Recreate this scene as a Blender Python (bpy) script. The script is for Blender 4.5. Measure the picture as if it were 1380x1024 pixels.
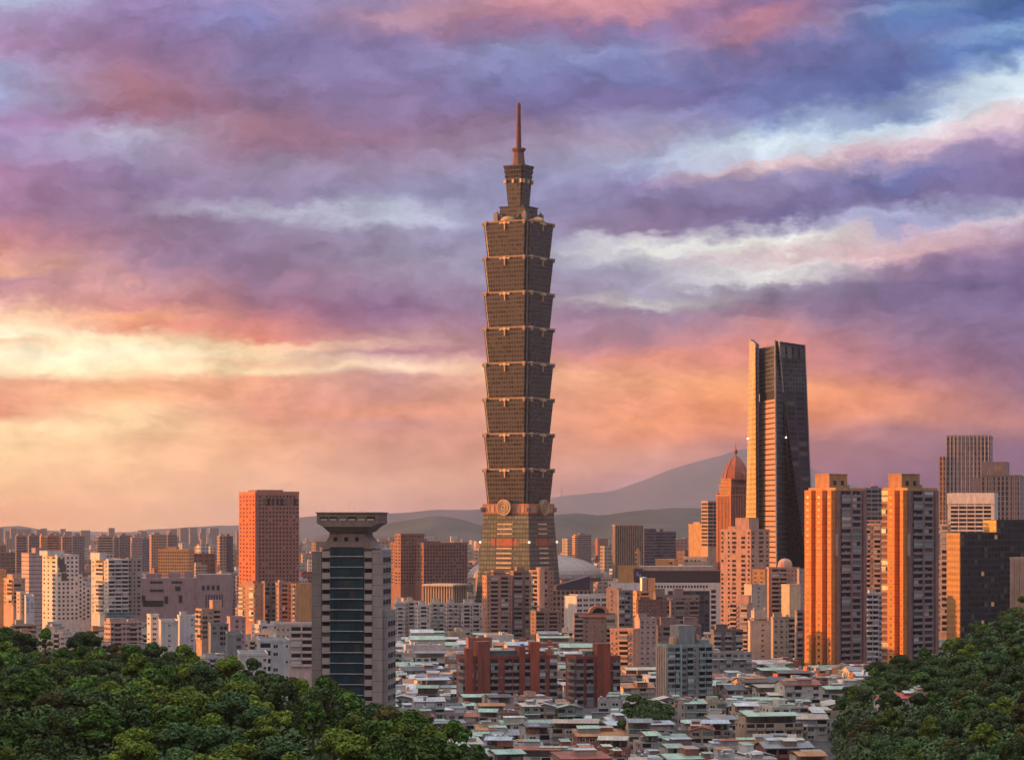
import bpy, bmesh, math, random
from mathutils import Vector, noise as mnoise
R = math.radians
rnd = random.Random(7)
for o in list(bpy.data.objects): bpy.data.objects.remove(o)
sc = bpy.context.scene
col = sc.collection

# ------------------------------------------------------------------ camera
F, CX, HY, CZ = 3500.0, 690.0, 705.0, 104.0      # focal length in photo pixels, centre column, horizon row, eye height
cam = bpy.data.cameras.new('camera'); camo = bpy.data.objects.new('camera', cam); col.objects.link(camo)
camo.location = (0, 0, CZ); camo.rotation_euler = (R(90), 0, 0)
cam.sensor_width = 36; cam.lens = 36*F/1380; cam.shift_y = (HY-512)/1380
cam.clip_start = 1; cam.clip_end = 60000
sc.camera = camo

# ------------------------------------------------------------------ sun, exposure
SUN_EL, SUN_AZ = 4.4, 95.0                       # azimuth measured from "towards the camera" round to the left
sd = Vector((-math.sin(R(SUN_AZ))*math.cos(R(SUN_EL)), -math.cos(R(SUN_AZ))*math.cos(R(SUN_EL)), math.sin(R(SUN_EL))))
sun = bpy.data.lights.new('sun', 'SUN'); suno = bpy.data.objects.new('sun', sun); col.objects.link(suno)
sun.energy = 5.0; sun.angle = R(0.5); sun.color = (1.0, 0.325, 0.055)
suno.rotation_euler = sd.to_track_quat('Z', 'Y').to_euler()
suno.location = (-800, 0, 600)
sc.view_settings.view_transform = 'Standard'; sc.view_settings.look = 'None'
sc.view_settings.exposure = 0.5; sc.view_settings.gamma = 1.0
cy = sc.cycles
cy.use_denoising = True
cy.max_bounces = 5; cy.diffuse_bounces = 2; cy.glossy_bounces = 3; cy.transmission_bounces = 2; cy.volume_bounces = 1; cy.transparent_max_bounces = 4
cy.caustics_reflective = False; cy.caustics_refractive = False

# ------------------------------------------------------------------ node helpers
def lin(c):
    return tuple(((v/255)/12.92 if v/255 <= .04045 else ((v/255+.055)/1.055)**2.4) for v in c[:3]) + (1,)
class NT:
    def __init__(s, tree): s.t = tree
    def n(s, typ, **kw):
        nd = s.t.nodes.new(typ)
        for k, v in kw.items(): setattr(nd, k, v)
        return nd
    def put(s, inp, v):
        if isinstance(v, bpy.types.NodeSocket): s.t.links.new(v, inp)
        elif v is not None: inp.default_value = v
    def m(s, op, a, b=None, c=None, clamp=False):
        nd = s.n('ShaderNodeMath', operation=op); nd.use_clamp = clamp
        s.put(nd.inputs[0], a)
        if b is not None: s.put(nd.inputs[1], b)
        if c is not None: s.put(nd.inputs[2], c)
        return nd.outputs[0]
    def mix(s, f, a, b, blend='MIX'):
        nd = s.n('ShaderNodeMix', data_type='RGBA', blend_type=blend); nd.clamp_factor = True
        s.put(nd.inputs['Factor'], f); s.put(nd.inputs[6], a); s.put(nd.inputs[7], b)
        return nd.outputs[2]
    def mr(s, v, a, b, c=0., d=1., smooth=False):
        nd = s.n('ShaderNodeMapRange'); nd.clamp = True
        if smooth: nd.interpolation_type = 'SMOOTHSTEP'
        for i, q in enumerate((v, a, b, c, d)): s.put(nd.inputs[i], q)
        return nd.outputs[0]
    def noise(s, vec, scale, detail=4, rough=.55, lac=2.0):
        nd = s.n('ShaderNodeTexNoise'); s.put(nd.inputs['Vector'], vec)
        nd.inputs['Scale'].default_value = scale; nd.inputs['Detail'].default_value = detail
        nd.inputs['Roughness'].default_value = rough; nd.inputs['Lacunarity'].default_value = lac
        return nd.outputs['Fac']
    def ramp(s, f, stops, interp='LINEAR'):
        nd = s.n('ShaderNodeValToRGB'); cr = nd.color_ramp; cr.interpolation = interp
        while len(cr.elements) > 1: cr.elements.remove(cr.elements[0])
        for i, (p, c) in enumerate(stops):
            e = cr.elements[0] if i == 0 else cr.elements.new(p)
            e.position = p; e.color = c
        s.put(nd.inputs[0], f)
        return nd.outputs[0]
    def xyz(s, x, y, z):
        nd = s.n('ShaderNodeCombineXYZ')
        for i, q in enumerate((x, y, z)): s.put(nd.inputs[i], q)
        return nd.outputs[0]

# ------------------------------------------------------------------ sky: Nishita air with a dusk cloud deck
SKY = {   # bearing column -> (row, r, g, b) colours of the cloud deck
0: "0 175 180 215,22 170 150 195,60 172 130 178,92 158 155 202,130 158 165 214,160 165 125 182,200 165 140 192,235 172 122 168,290 165 115 152,315 190 115 132,335 205 125 115,346 225 150 130,365 235 160 130,380 190 130 150,400 215 150 150,425 255 205 165,436 255 228 185,452 255 243 208,465 250 202 162,480 255 240 205,504 255 222 180,514 230 165 135,560 225 148 118,573 255 215 165,600 255 215 160,620 250 205 155,650 246 194 148,690 235 172 138",
170: "0 150 120 178,40 148 115 168,80 165 115 152,120 180 115 138,150 165 105 132,165 165 132 165,185 178 172 202,205 170 160 198,235 145 120 168,280 150 120 158,320 160 120 152,350 165 125 157,385 215 145 142,405 205 125 122,425 245 160 110,442 235 140 110,455 255 225 178,480 255 244 208,500 255 230 185,515 240 175 132,535 245 180 130,548 250 205 155,560 252 214 162,585 250 205 155,600 246 192 146,620 247 194 148,650 242 186 146,690 234 178 144",
345: "0 145 130 188,30 125 125 188,50 130 115 172,90 130 115 168,140 145 110 148,170 165 115 138,200 160 115 148,230 155 135 168,262 150 130 172,283 182 178 204,300 150 130 168,350 150 120 158,400 165 115 142,430 190 115 125,455 225 130 105,463 250 202 158,478 250 217 172,490 240 190 150,500 250 217 172,510 235 165 132,550 228 155 132,570 228 158 130,590 242 178 134,610 236 174 138,640 235 178 144,690 228 175 152",
520: "0 160 135 178,22 185 138 160,60 135 115 172,100 140 120 178,150 145 120 168,190 155 115 148,230 155 135 172,260 150 145 184,298 192 197 218,315 158 148 182,360 160 142 168,410 150 110 152,440 170 125 152,465 214 165 155,475 180 130 147,495 248 214 184,505 200 150 147,540 205 145 132,555 225 150 122,570 205 145 137,590 215 150 132,620 218 160 142,650 225 170 147,690 215 165 152",
690: "0 205 132 152,20 178 116 142,40 155 115 158,75 140 142 194,100 125 125 184,140 125 110 168,170 145 115 152,200 160 140 172,240 150 147 188,290 150 142 184,330 155 147 184,370 160 147 178,420 165 130 158,470 190 135 150,500 238 178 142,540 230 160 132,600 222 155 132,640 220 160 137,690 205 155 147",
860: "0 215 135 148,18 205 130 150,45 140 120 178,70 125 132 188,110 110 110 172,140 125 105 162,165 150 142 188,190 178 162 194,215 165 172 208,250 140 125 178,280 135 116 160,310 152 124 158,320 205 195 208,335 220 218 214,350 190 186 198,370 165 155 184,395 170 160 184,410 205 195 194,425 165 140 168,460 185 135 148,480 225 145 125,510 240 166 125,545 234 154 118,575 242 156 110,590 235 150 115,610 222 155 132,650 195 150 152,690 185 145 152",
1035: "0 150 115 168,20 195 118 145,45 185 120 148,70 125 110 168,110 98 104 168,130 108 114 178,150 115 120 184,170 150 168 208,190 215 230 240,215 205 215 235,225 222 187 192,245 155 140 184,270 140 120 168,300 120 105 158,312 184 174 198,325 240 236 228,345 217 187 192,360 234 230 228,375 228 222 218,390 165 150 168,410 150 125 152,430 185 135 150,460 235 145 130,490 220 140 125,520 252 166 105,550 246 150 100,585 225 140 116,600 190 135 137,690 160 125 142",
1210: "0 70 110 178,15 112 142 194,30 72 120 188,55 102 113 178,90 82 98 168,115 82 103 174,135 132 148 194,155 120 142 194,170 198 217 234,185 220 210 220,205 214 178 196,225 150 140 188,240 108 113 178,265 130 115 168,285 168 168 204,300 150 147 194,315 204 168 184,340 228 178 183,355 170 135 168,380 135 110 152,410 145 120 158,450 160 125 152,500 190 130 142,530 222 142 116,560 222 147 122,580 180 130 137,640 160 120 137,690 150 115 132",
1380: "0 52 98 168,20 62 114 188,35 122 167 218,60 62 119 194,80 142 173 219,100 222 236 246,130 226 238 246,150 234 198 203,180 187 157 193,220 140 115 168,260 135 115 168,280 184 179 209,290 219 204 218,310 187 152 183,340 160 125 168,380 130 105 152,430 145 120 158,480 150 120 152,530 165 125 142,570 202 137 132,600 155 120 142,690 145 112 130"}
SKY_GAIN, AMB_GAIN, SKY_SAT, SKY_BR = 1.0, 1.0, .78, 1.05
def build_world():
    w = bpy.data.worlds.new('World'); sc.world = w; w.use_nodes = True
    t = w.node_tree; t.nodes.clear(); N = NT(t)
    sky = N.n('ShaderNodeTexSky', sky_type='NISHITA'); sky.sun_disc = False
    sky.sun_elevation = R(SUN_EL); sky.sun_rotation = math.atan2(sd.x, sd.y); sky.dust_density = 2.0
    g = N.n('ShaderNodeTexCoord').outputs['Generated']
    s = N.n('ShaderNodeSeparateXYZ'); N.put(s.inputs[0], g); x, y, z = s.outputs
    ys = N.m('MAXIMUM', y, .06)
    px = N.m('MULTIPLY_ADD', N.m('DIVIDE', x, ys), F, CX)
    py = N.m('SUBTRACT', HY, N.m('MULTIPLY', N.m('DIVIDE', z, ys), F))
    # wind-drawn warp of the deck
    cs = N.xyz(N.m('MULTIPLY', px, .0032), N.m('MULTIPLY', py, .0070), 0.0)
    n1 = N.noise(cs, 1.6, 7, .58)
    n2 = N.noise(N.xyz(N.m('MULTIPLY', px, .0052), N.m('MULTIPLY', py, .0105), 7.3), 1.5, 7, .6)
    n3 = N.noise(N.xyz(N.m('MULTIPLY', px, .015), N.m('MULTIPLY', py, .026), 3.1), 1.3, 8, .68)
    near_h = N.mr(py, 410, 520, 1.0, .30)
    wx = N.m('MULTIPLY_ADD', N.m('SUBTRACT', n1, .5), N.m('MULTIPLY', near_h, 150), px)
    dy = N.m('ADD', N.m('MULTIPLY', N.m('SUBTRACT', n2, .5), 62), N.m('MULTIPLY', N.m('SUBTRACT', n3, .5), 52))
    wy = N.m('MULTIPLY_ADD', dy, near_h, py)
    # the deck climbs towards the right
    def shear(X, Y): return max(0., min(1., (450-Y)/300))*.17*max(0., X-860)
    sh = N.m('MULTIPLY', N.mr(wy, 150, 450, .17, 0.), N.m('MAXIMUM', N.m('SUBTRACT', wx, 860), 0.))
    wy2 = N.m('ADD', wy, sh)
    v = N.m('DIVIDE', wy2, 800.)
    c = None; xs = sorted(SKY)
    for i, X in enumerate(xs):
        st = []
        for q in SKY[X].split(','):
            a = [float(k) for k in q.split()]
            st.append(((a[0]+shear(X, a[0]))/800, lin(a[1:])))
        r_ = N.ramp(v, st)
        c = r_ if c is None else N.mix(N.mr(wx, xs[i-1], X), c, r_)
    # billow shading
    n4 = N.noise(N.xyz(N.m('MULTIPLY', wx, .0075), N.m('MULTIPLY', wy, .016), 1.7), 1.6, 8, .62)
    n5 = N.noise(N.xyz(N.m('MULTIPLY', wx, .017), N.m('MULTIPLY', wy, .032), 4.2), 1.5, 8, .68)
    bill = N.m('ADD', N.mr(n4, .28, .72, .80, 1.20), N.mr(n5, .3, .7, -.08, .08))
    bill = N.m('MULTIPLY_ADD', N.m('SUBTRACT', bill, 1.0), N.mr(py, 560, 690, 1.0, .35), 1.0)
    c = N.mix(1.0, c, N.xyz(bill, bill, bill), 'MULTIPLY')
    hs = N.n('ShaderNodeHueSaturation'); N.put(hs.inputs['Saturation'], N.mr(py, 380, 480, SKY_SAT, .90)); N.put(hs.inputs['Color'], c); c = hs.outputs[0]
    gm = N.n('ShaderNodeGamma'); N.put(gm.inputs[0], c); gm.inputs[1].default_value = 1.14; c = gm.outputs[0]
    # brightness of the deck above the haze layer: the air in front dims it by TR and adds AIR
    yv = N.m('DIVIDE', py, 800.)
    TR = [(32, 0.91, 0.87, 0.87), (96, 0.91, 0.86, 0.86), (160, 0.85, 0.85, 0.85), (224, 0.82, 0.83, 0.84), (288, 0.82, 0.80, 0.81), (352, 0.78, 0.78, 0.79), (416, 0.79, 0.76, 0.74), (480, 0.74, 0.71, 0.69), (544, 0.64, 0.61, 0.58), (608, 0.58, 0.54, 0.52), (672, 0.57, 0.55, 0.52)]
    AIR = [(32, 0.046, 0.034, 0.036), (96, 0.049, 0.036, 0.040), (160, 0.060, 0.040, 0.041), (224, 0.070, 0.044, 0.043), (288, 0.074, 0.051, 0.051), (352, 0.088, 0.057, 0.055), (416, 0.088, 0.062, 0.066), (480, 0.100, 0.073, 0.076), (544, 0.132, 0.097, 0.099), (608, 0.156, 0.114, 0.114), (672, 0.162, 0.112, 0.111)]
    tr = N.ramp(yv, [(q[0]/800, (*q[1:], 1)) for q in TR]); air = N.ramp(yv, [(q[0]/800, (*q[1:], 1)) for q in AIR])
    sc_ = N.n('ShaderNodeVectorMath', operation='SCALE'); N.put(sc_.inputs[0], c); N.put(sc_.inputs['Scale'], N.mr(py, 450, 540, .707*SKY_BR, .707*SKY_BR*1.0))
    su = N.n('ShaderNodeVectorMath', operation='SUBTRACT'); N.put(su.inputs[0], sc_.outputs[0]); N.put(su.inputs[1], air)
    mx = N.n('ShaderNodeVectorMath', operation='MAXIMUM'); N.put(mx.inputs[0], su.outputs[0]); mx.inputs[1].default_value = (.004, .004, .004)
    dv = N.n('ShaderNodeVectorMath', operation='DIVIDE'); N.put(dv.inputs[0], mx.outputs[0]); N.put(dv.inputs[1], tr); c = dv.outputs[0]
    # the rest of the dome: dusk cloud overhead and behind the viewer
    az = N.mr(z, .38, .95, 0., 1., True)
    amb = N.mix(az, N.mix(N.mr(x, -.85, .1, 0., 1., True), (.85, .53, .31, 1), (.105, .085, .155, 1)), (1.32, 1.40, 1.52, 1))
    nb = N.noise(g, 2.2, 5, .6)
    amb = N.mix(1.0, amb, N.mix(N.mr(nb, .3, .7), (.75, .75, .75, 1), (1.25, 1.2, 1.2, 1)), 'MULTIPLY')
    k = N.mr(y, math.cos(R(30)), math.cos(R(14)), 0., 1., True)
    k = N.m('MULTIPLY', k, N.mr(z, .22, .40, 1., 0., True))
    b1 = N.n('ShaderNodeBackground'); N.put(b1.inputs[0], sky.outputs[0]); b1.inputs[1].default_value = .10
    b2 = N.n('ShaderNodeBackground'); N.put(b2.inputs[0], amb); b2.inputs[1].default_value = AMB_GAIN
    b3 = N.n('ShaderNodeBackground'); N.put(b3.inputs[0], c); b3.inputs[1].default_value = SKY_GAIN
    m1 = N.n('ShaderNodeMixShader'); m1.inputs[0].default_value = .75
    t.links.new(b1.outputs[0], m1.inputs[1]); t.links.new(b2.outputs[0], m1.inputs[2])
    m2 = N.n('ShaderNodeMixShader'); N.put(m2.inputs[0], k)
    t.links.new(m1.outputs[0], m2.inputs[1]); t.links.new(b3.outputs[0], m2.inputs[2])
    o = N.n('ShaderNodeOutputWorld'); t.links.new(m2.outputs[0], o.inputs[0])
    w.cycles.sampling_method = 'MANUAL'; w.cycles.sample_map_resolution = 1024
build_world()

# ------------------------------------------------------------------ picking world points from rows and columns of the photograph
def PX(px, D): return (px-CX)*D/F
def PZ(py, D): return CZ + (HY-py)*D/F
def pxof(x, y): return CX + F*x/y
def pyof(z, y): return HY - F*(z-CZ)/y

# ------------------------------------------------------------------ mesh builder
class MB:
    def __init__(s): s.v = []; s.f = []; s.mi = []; s.uv = []
    def poly(s, pts, m=0, smooth=False):
        b = len(s.v); pts = [Vector(p) for p in pts]
        s.v += pts; s.f.append(tuple(range(b, b+len(pts)))); s.mi.append(m)
        n = Vector((0, 0, 0))
        for i in range(len(pts)):
            p, q = pts[i], pts[(i+1) % len(pts)]
            n += Vector(((p.y-q.y)*(p.z+q.z), (p.z-q.z)*(p.x+q.x), (p.x-q.x)*(p.y+q.y)))
        n.normalize() if n.length > 0 else None
        if abs(n.z) > .85:
            for p in pts: s.uv.append((p.x, p.y))
        else:
            t = Vector((-n.y, n.x, 0)).normalized()
            for p in pts: s.uv.append((p.dot(t), p.z))
    def box(s, x0, x1, y0, y1, z0, z1, m=0, mt=None, bottom=False):
        mt = m if mt is None else mt
        a, b, c, d = (x0, y0), (x1, y0), (x1, y1), (x0, y1)
        s.prism([a, b, c, d], z0, z1, m, mt, bottom)
    def prism(s, pl, z0, z1, m=0, mt=None, bottom=False, pl2=None):
        mt = m if mt is None else mt; q = pl2 or pl; n = len(pl)
        for i in range(n):
            j = (i+1) % n
            s.poly([(*pl[i], z0), (*pl[j], z0), (*q[j], z1), (*q[i], z1)], m)
        s.poly([(*p, z1) for p in q], mt)
        if bottom: s.poly([(*p, z0) for p in reversed(pl)], m)
    def tube(s, p, q, r0, r1=None, n=8, m=0, cap=True):
        r1 = r0 if r1 is None else r1
        p, q = Vector(p), Vector(q); d = (q-p).normalized()
        a = d.orthogonal().normalized(); b = d.cross(a)
        ra = [p + (a*math.cos(2*math.pi*i/n) + b*math.sin(2*math.pi*i/n))*r0 for i in range(n)]
        rb = [q + (a*math.cos(2*math.pi*i/n) + b*math.sin(2*math.pi*i/n))*r1 for i in range(n)]
        for i in range(n):
            j = (i+1) % n; s.poly([ra[i], ra[j], rb[j], rb[i]], m)
        if cap: s.poly(rb, m); s.poly(list(reversed(ra)), m)
    def lathe(s, prof, n=16, c=(0, 0), m=0):
        for (r0, z0), (r1, z1) in zip(prof, prof[1:]):
            for i in range(n):
                t0, t1 = 2*math.pi*i/n, 2*math.pi*(i+1)/n
                P = lambda r, t, z: (c[0]+r*math.cos(t), c[1]+r*math.sin(t), z)
                if r1 < 1e-4: s.poly([P(r0, t0, z0), P(r0, t1, z0), P(0, 0, z1)], m)
                elif r0 < 1e-4: s.poly([P(0, 0, z0), P(r1, t1, z1), P(r1, t0, z1)], m)
                else: s.poly([P(r0, t0, z0), P(r0, t1, z0), P(r1, t1, z1), P(r1, t0, z1)], m)
    def mesh(s, name, mats):
        me = bpy.data.meshes.new(name); me.from_pydata([tuple(p) for p in s.v], [], s.f)
        for mt in mats: me.materials.append(mt)
        me.polygons.foreach_set('material_index', s.mi)
        ul = me.uv_layers.new(name='UVMap'); ul.data.foreach_set('uv', [k for p in s.uv for k in p])
        return me
    def build(s, name, mats, parent=None, weld=True):
        me = s.mesh(name, mats)
        if weld:
            bm = bmesh.new(); bm.from_mesh(me); bmesh.ops.remove_doubles(bm, verts=bm.verts, dist=.002); bm.to_mesh(me); bm.free()
        return link(name, me, parent)
def link(name, me, parent=None):
    o = bpy.data.objects.new(name, me); col.objects.link(o)
    if parent is not None: o.parent = parent
    return o
LAB = []          # every labelled thing, for the uniqueness pass
def tag(o, label, cat, group=None):
    o['label'] = label; o['category'] = cat
    if group: o['group'] = group
    LAB.append(o); return o
def thing(name, label, cat, loc=(0, 0, 0), rz=0., group=None):
    o = bpy.data.objects.new(name, None); o.empty_display_size = 2; col.objects.link(o)
    o.location = loc; o.rotation_euler = (0, 0, rz)
    return tag(o, label, cat, group)
def structure(o): o['kind'] = 'structure'; return o

# ------------------------------------------------------------------ materials
def mat(name):
    m = bpy.data.materials.new(name); m.use_nodes = True
    t = m.node_tree; t.nodes.clear(); N = NT(t)
    b = N.n('ShaderNodeBsdfPrincipled'); o = N.n('ShaderNodeOutputMaterial'); t.links.new(b.outputs[0], o.inputs[0])
    return m, N, b
def setp(N, b, color=None, rough=None, metal=None, spec=None):
    for k, v in (('Base Color', color), ('Roughness', rough), ('Metallic', metal), ('Specular IOR Level', spec)):
        if v is not None: N.put(b.inputs[k], v)
_plain = {}
def plain(c, rough=.8, metal=0., var=.25, scale=.35, spec=.3):
    """matt paint, render, tile or metal with weather streaks"""
    key = (tuple(c), rough, metal, var)
    if key in _plain: return _plain[key]
    m, N, b = mat('surface')
    tc = N.n('ShaderNodeTexCoord').outputs['Object']
    mp = N.n('ShaderNodeMapping'); N.put(mp.inputs[0], tc); mp.inputs['Scale'].default_value = (1, 1, .35)
    f = N.noise(mp.outputs[0], scale, 5, .65)
    oi = N.n('ShaderNodeObjectInfo').outputs['Random']
    k = N.m('ADD', N.mr(f, .3, .7, 1-var, 1+var), N.m('MULTIPLY_ADD', oi, .16, -.08))
    cc = N.mix(1.0, (*c, 1), N.xyz(k, k, k), 'MULTIPLY')
    setp(N, b, cc, rough, metal, spec)
    _plain[key] = m; return m
_glass = {}
def glass(c=(.018, .020, .026), rough=.2, spec=.35, metal=0.):
    key = (c, rough, spec, metal)
    if key in _glass: return _glass[key]
    m, N, b = mat('window_glass')
    oi = N.n('ShaderNodeObjectInfo').outputs['Random']
    k = N.mr(oi, 0, 1, .5, 1.9)
    wn = N.n('ShaderNodeTexWhiteNoise', noise_dimensions='1D'); N.put(wn.inputs['W'], N.m('MULTIPLY', oi, 91.7))
    cc = N.mix(1.0, (*c, 1), N.xyz(k, k, k), 'MULTIPLY')
    cc = N.mix(N.m('GREATER_THAN', wn.outputs['Value'], .9), cc, (.13, .12, .11, 1))      # drawn curtains
    setp(N, b, cc, rough, metal, spec)
    _glass[key] = m; return m
_fac = {}
def facade(wall, gl=(.02, .022, .028), fh=3.4, bw=3.2, wh=.5, ww=.6, rough=.8, grough=.2, var=.18, band=None, gmetal=0., z0=0., objcol=False, lit=0., spec=.4):
    """facade of storeys and bays, measured in metres up and along the wall (wall, glass, mullions and stains)"""
    key = (tuple(wall), gl, fh, bw, wh, ww, rough, grough, var, band, gmetal, z0, objcol, lit, spec)
    if key in _fac: return _fac[key]
    m, N, b = mat('facade')
    uv = N.n('ShaderNodeUVMap').outputs[0]
    s = N.n('ShaderNodeSeparateXYZ'); N.put(s.inputs[0], uv)
    u = N.m('DIVIDE', s.outputs[0], bw); v = N.m('DIVIDE', N.m('SUBTRACT', s.outputs[1], z0), fh)
    fu, fv = N.m('FRACT', u), N.m('FRACT', v)
    def win(f, w): return N.m('LESS_THAN', N.m('ABSOLUTE', N.m('SUBTRACT', f, .5)), w/2)
    mask = N.m('MULTIPLY', win(fu, ww), win(fv, wh)) if ww < 1 else win(fv, wh)
    geo = N.n('ShaderNodeNewGeometry'); sn = N.n('ShaderNodeSeparateXYZ'); N.put(sn.inputs[0], geo.outputs['True Normal'])
    mask = N.m('MULTIPLY', mask, N.m('LESS_THAN', N.m('ABSOLUTE', sn.outputs[2]), .7))
    wn = N.n('ShaderNodeTexWhiteNoise', noise_dimensions='3D')
    oi = N.n('ShaderNodeObjectInfo')
    N.put(wn.inputs['Vector'], N.xyz(N.m('FLOOR', u), N.m('FLOOR', v), oi.outputs['Random']))
    r_ = wn.outputs['Value']
    g = N.mix(1.0, (*gl, 1), N.mix(r_, *(((.4, .4, .4, 1), (1.8, 1.8, 1.8, 1)) if max(gl) < .1 else ((.72, .72, .72, 1), (1.25, 1.25, 1.25, 1)))), 'MULTIPLY')
    if gl[0] < .06: g = N.mix(N.m('GREATER_THAN', r_, .92), g, (.12, .11, .10, 1))
    st = N.noise(N.xyz(s.outputs[0], N.m('MULTIPLY', s.outputs[1], .3), oi.outputs['Random']), .35, 5, .65)
    k = N.mr(st, .3, .7, 1-var, 1+var)
    wc = N.n('ShaderNodeObjectInfo').outputs['Color'] if objcol else (*wall, 1)
    if band:
        wc = N.mix(N.m('LESS_THAN', fv, band[0]), wc, (*band[1], 1))
    wc = N.mix(1.0, wc, N.xyz(k, k, k), 'MULTIPLY')
    setp(N, b, N.mix(mask, wc, g), N.m('ADD', N.m('MULTIPLY', mask, grough-rough), rough), N.m('MULTIPLY', mask, gmetal) if gmetal else 0., spec)
    if lit:
        b.inputs['Emission Color'].default_value = (1, .5, .16, 1)
        N.put(b.inputs['Emission Strength'], N.m('MULTIPLY', N.m('MULTIPLY', mask, N.m('GREATER_THAN', r_, 1-lit)), .16))
    _fac[key] = m; return m
GL = glass()
DARK = plain((.03, .03, .035), .7)
CONC = plain((.30, .28, .27), .85)
ROOF = plain((.20, .19, .19), .9)
WHITE = plain((.62, .60, .58), .7)
METAL = plain((.35, .36, .38), .45, .7)

# ------------------------------------------------------------------ windows and balconies as parts
_unit = {}
def unit_window(fm, gm):
    key = ('w', fm.name, gm.name)
    if key not in _unit:
        b = MB(); e = .10
        b.poly([(0, -.10, 0), (1, -.10, 0), (1-e, -.10, e), (e, -.10, e)], 0); b.poly([(1, -.10, 0), (1, -.10, 1), (1-e, -.10, 1-e), (1-e, -.10, e)], 0)
        b.poly([(1, -.10, 1), (0, -.10, 1), (e, -.10, 1-e), (1-e, -.10, 1-e)], 0); b.poly([(0, -.10, 1), (0, -.10, 0), (e, -.10, e), (e, -.10, 1-e)], 0)
        for (p, q) in (((0, 0), (1, 0)), ((1, 0), (1, 1)), ((1, 1), (0, 1)), ((0, 1), (0, 0))):
            b.poly([(p[0], 0, p[1]), (q[0], 0, q[1]), (q[0], -.10, q[1]), (p[0], -.10, p[1])], 0)
        i0 = [(e, e), (1-e, e), (1-e, 1-e), (e, 1-e)]
        for a in range(4):
            p, q = i0[a], i0[(a+1) % 4]; b.poly([(p[0], -.10, p[1]), (q[0], -.10, q[1]), (q[0], -.02, q[1]), (p[0], -.02, p[1])], 0)
        b.poly([(e, -.02, e), (1-e, -.02, e), (1-e, -.02, 1-e), (e, -.02, 1-e)], 1)
        b.poly([(.47, -.05, e), (.53, -.05, e), (.53, -.05, 1-e), (.47, -.05, 1-e)], 0)
        _unit[key] = b.mesh('window', [fm, gm])
    return _unit[key]
def unit_pane(gm):
    key = ('p', gm.name)
    if key not in _unit:
        b = MB(); b.box(0, 1, -.05, .02, 0, 1, 0, bottom=True); _unit[key] = b.mesh('window', [gm])
    return _unit[key]
def unit_balcony(wm, gm):
    """a slab with a solid parapet and the dark loggia opening above it; unit width and storey height"""
    key = ('b', wm.name, gm.name)
    if key not in _unit:
        b = MB()
        b.box(.0, 1., -1.1, 0, .0, .36, 0, bottom=True)
        b.poly([(.03, -.03, .36), (.97, -.03, .36), (.97, -.03, .92), (.03, -.03, .92)], 1)
        _unit[key] = b.mesh('balcony', [wm, gm])
    return _unit[key]
def face_frame(face, w1, w2):
    if face == 'F': return lambda s: (s, 0.), 0., w1
    if face == 'L': return lambda s: (0., w2-s), -math.pi/2, w2
    return lambda s: (w1, s), math.pi/2, w2
def unit_ac():
    if 'ac' not in _unit:
        b = MB(); b.box(0, 1, -.55, -.02, 0, 1, 0, bottom=True); b.box(.15, .85, -.57, -.55, .15, .85, 1, bottom=True); _unit['ac'] = b.mesh('air_conditioner', [plain((.50, .49, .47), .6), DARK])
    return _unit['ac']
SCREENS = [(.50, .49, .48), (.20, .22, .24), (.12, .16, .17), (.40, .36, .31), (.26, .34, .32)]
def unit_screen(c):
    key = ('s', c)
    if key not in _unit:
        b = MB(); b.box(.02, .98, -1.07, -1.0, .38, .93, 0, bottom=True); b.box(.0, 1., -1.35, -.95, .93, .97, 1, bottom=True)
        for x in (.32, .66): b.box(x-.012, x+.012, -1.10, -1.07, .38, .93, 1, bottom=True)
        _unit[key] = b.mesh('balcony_screen', [plain(c, .35, 0, .3), METAL])
    return _unit[key]
vr = random.Random(99)
WID = dict(W=1.0, B=1.35, P=.35, S=.5, N=.6, G=1.2, V=1.0, C=.9)
def place_parts(root, jobs, cap=100):
    """jobs: (part name, unit mesh, location, rotation, scale). The first hundred of a name are parts of their own, the rest one stuff part."""
    by = {}
    for j in jobs: by.setdefault(j[0], []).append(j)
    for name, L in by.items():
        L.sort(key=lambda j: -(j[4][0]*j[4][2]) - j[2][2]*.02)
        for j in L[:cap]:
            o = link(name, j[1], root); o.location = j[2]; o.rotation_euler = (0, 0, j[3]); o.scale = j[4]
        if len(L) > cap:
            verts, faces, mi, uv = [], [], [], []; mats = []
            for j in L[cap:]:
                me = j[1]; ca, sa = math.cos(j[3]), math.sin(j[3]); b0 = len(verts)
                for m_ in me.materials:
                    if m_ not in mats: mats.append(m_)
                for v in me.vertices:
                    x, y, z = v.co.x*j[4][0], v.co.y*j[4][1], v.co.z*j[4][2]
                    verts.append((x*ca-y*sa+j[2][0], x*sa+y*ca+j[2][1], z+j[2][2]))
                for p in me.polygons:
                    faces.append(tuple(b0+k for k in p.vertices)); mi.append(mats.index(me.materials[p.material_index]))
            me = bpy.data.meshes.new(name); me.from_pydata(verts, [], faces)
            for m_ in mats: me.materials.append(m_)
            me.polygons.foreach_set('material_index', mi)
            o = link(name, me, root); o['kind'] = 'stuff'
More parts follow.
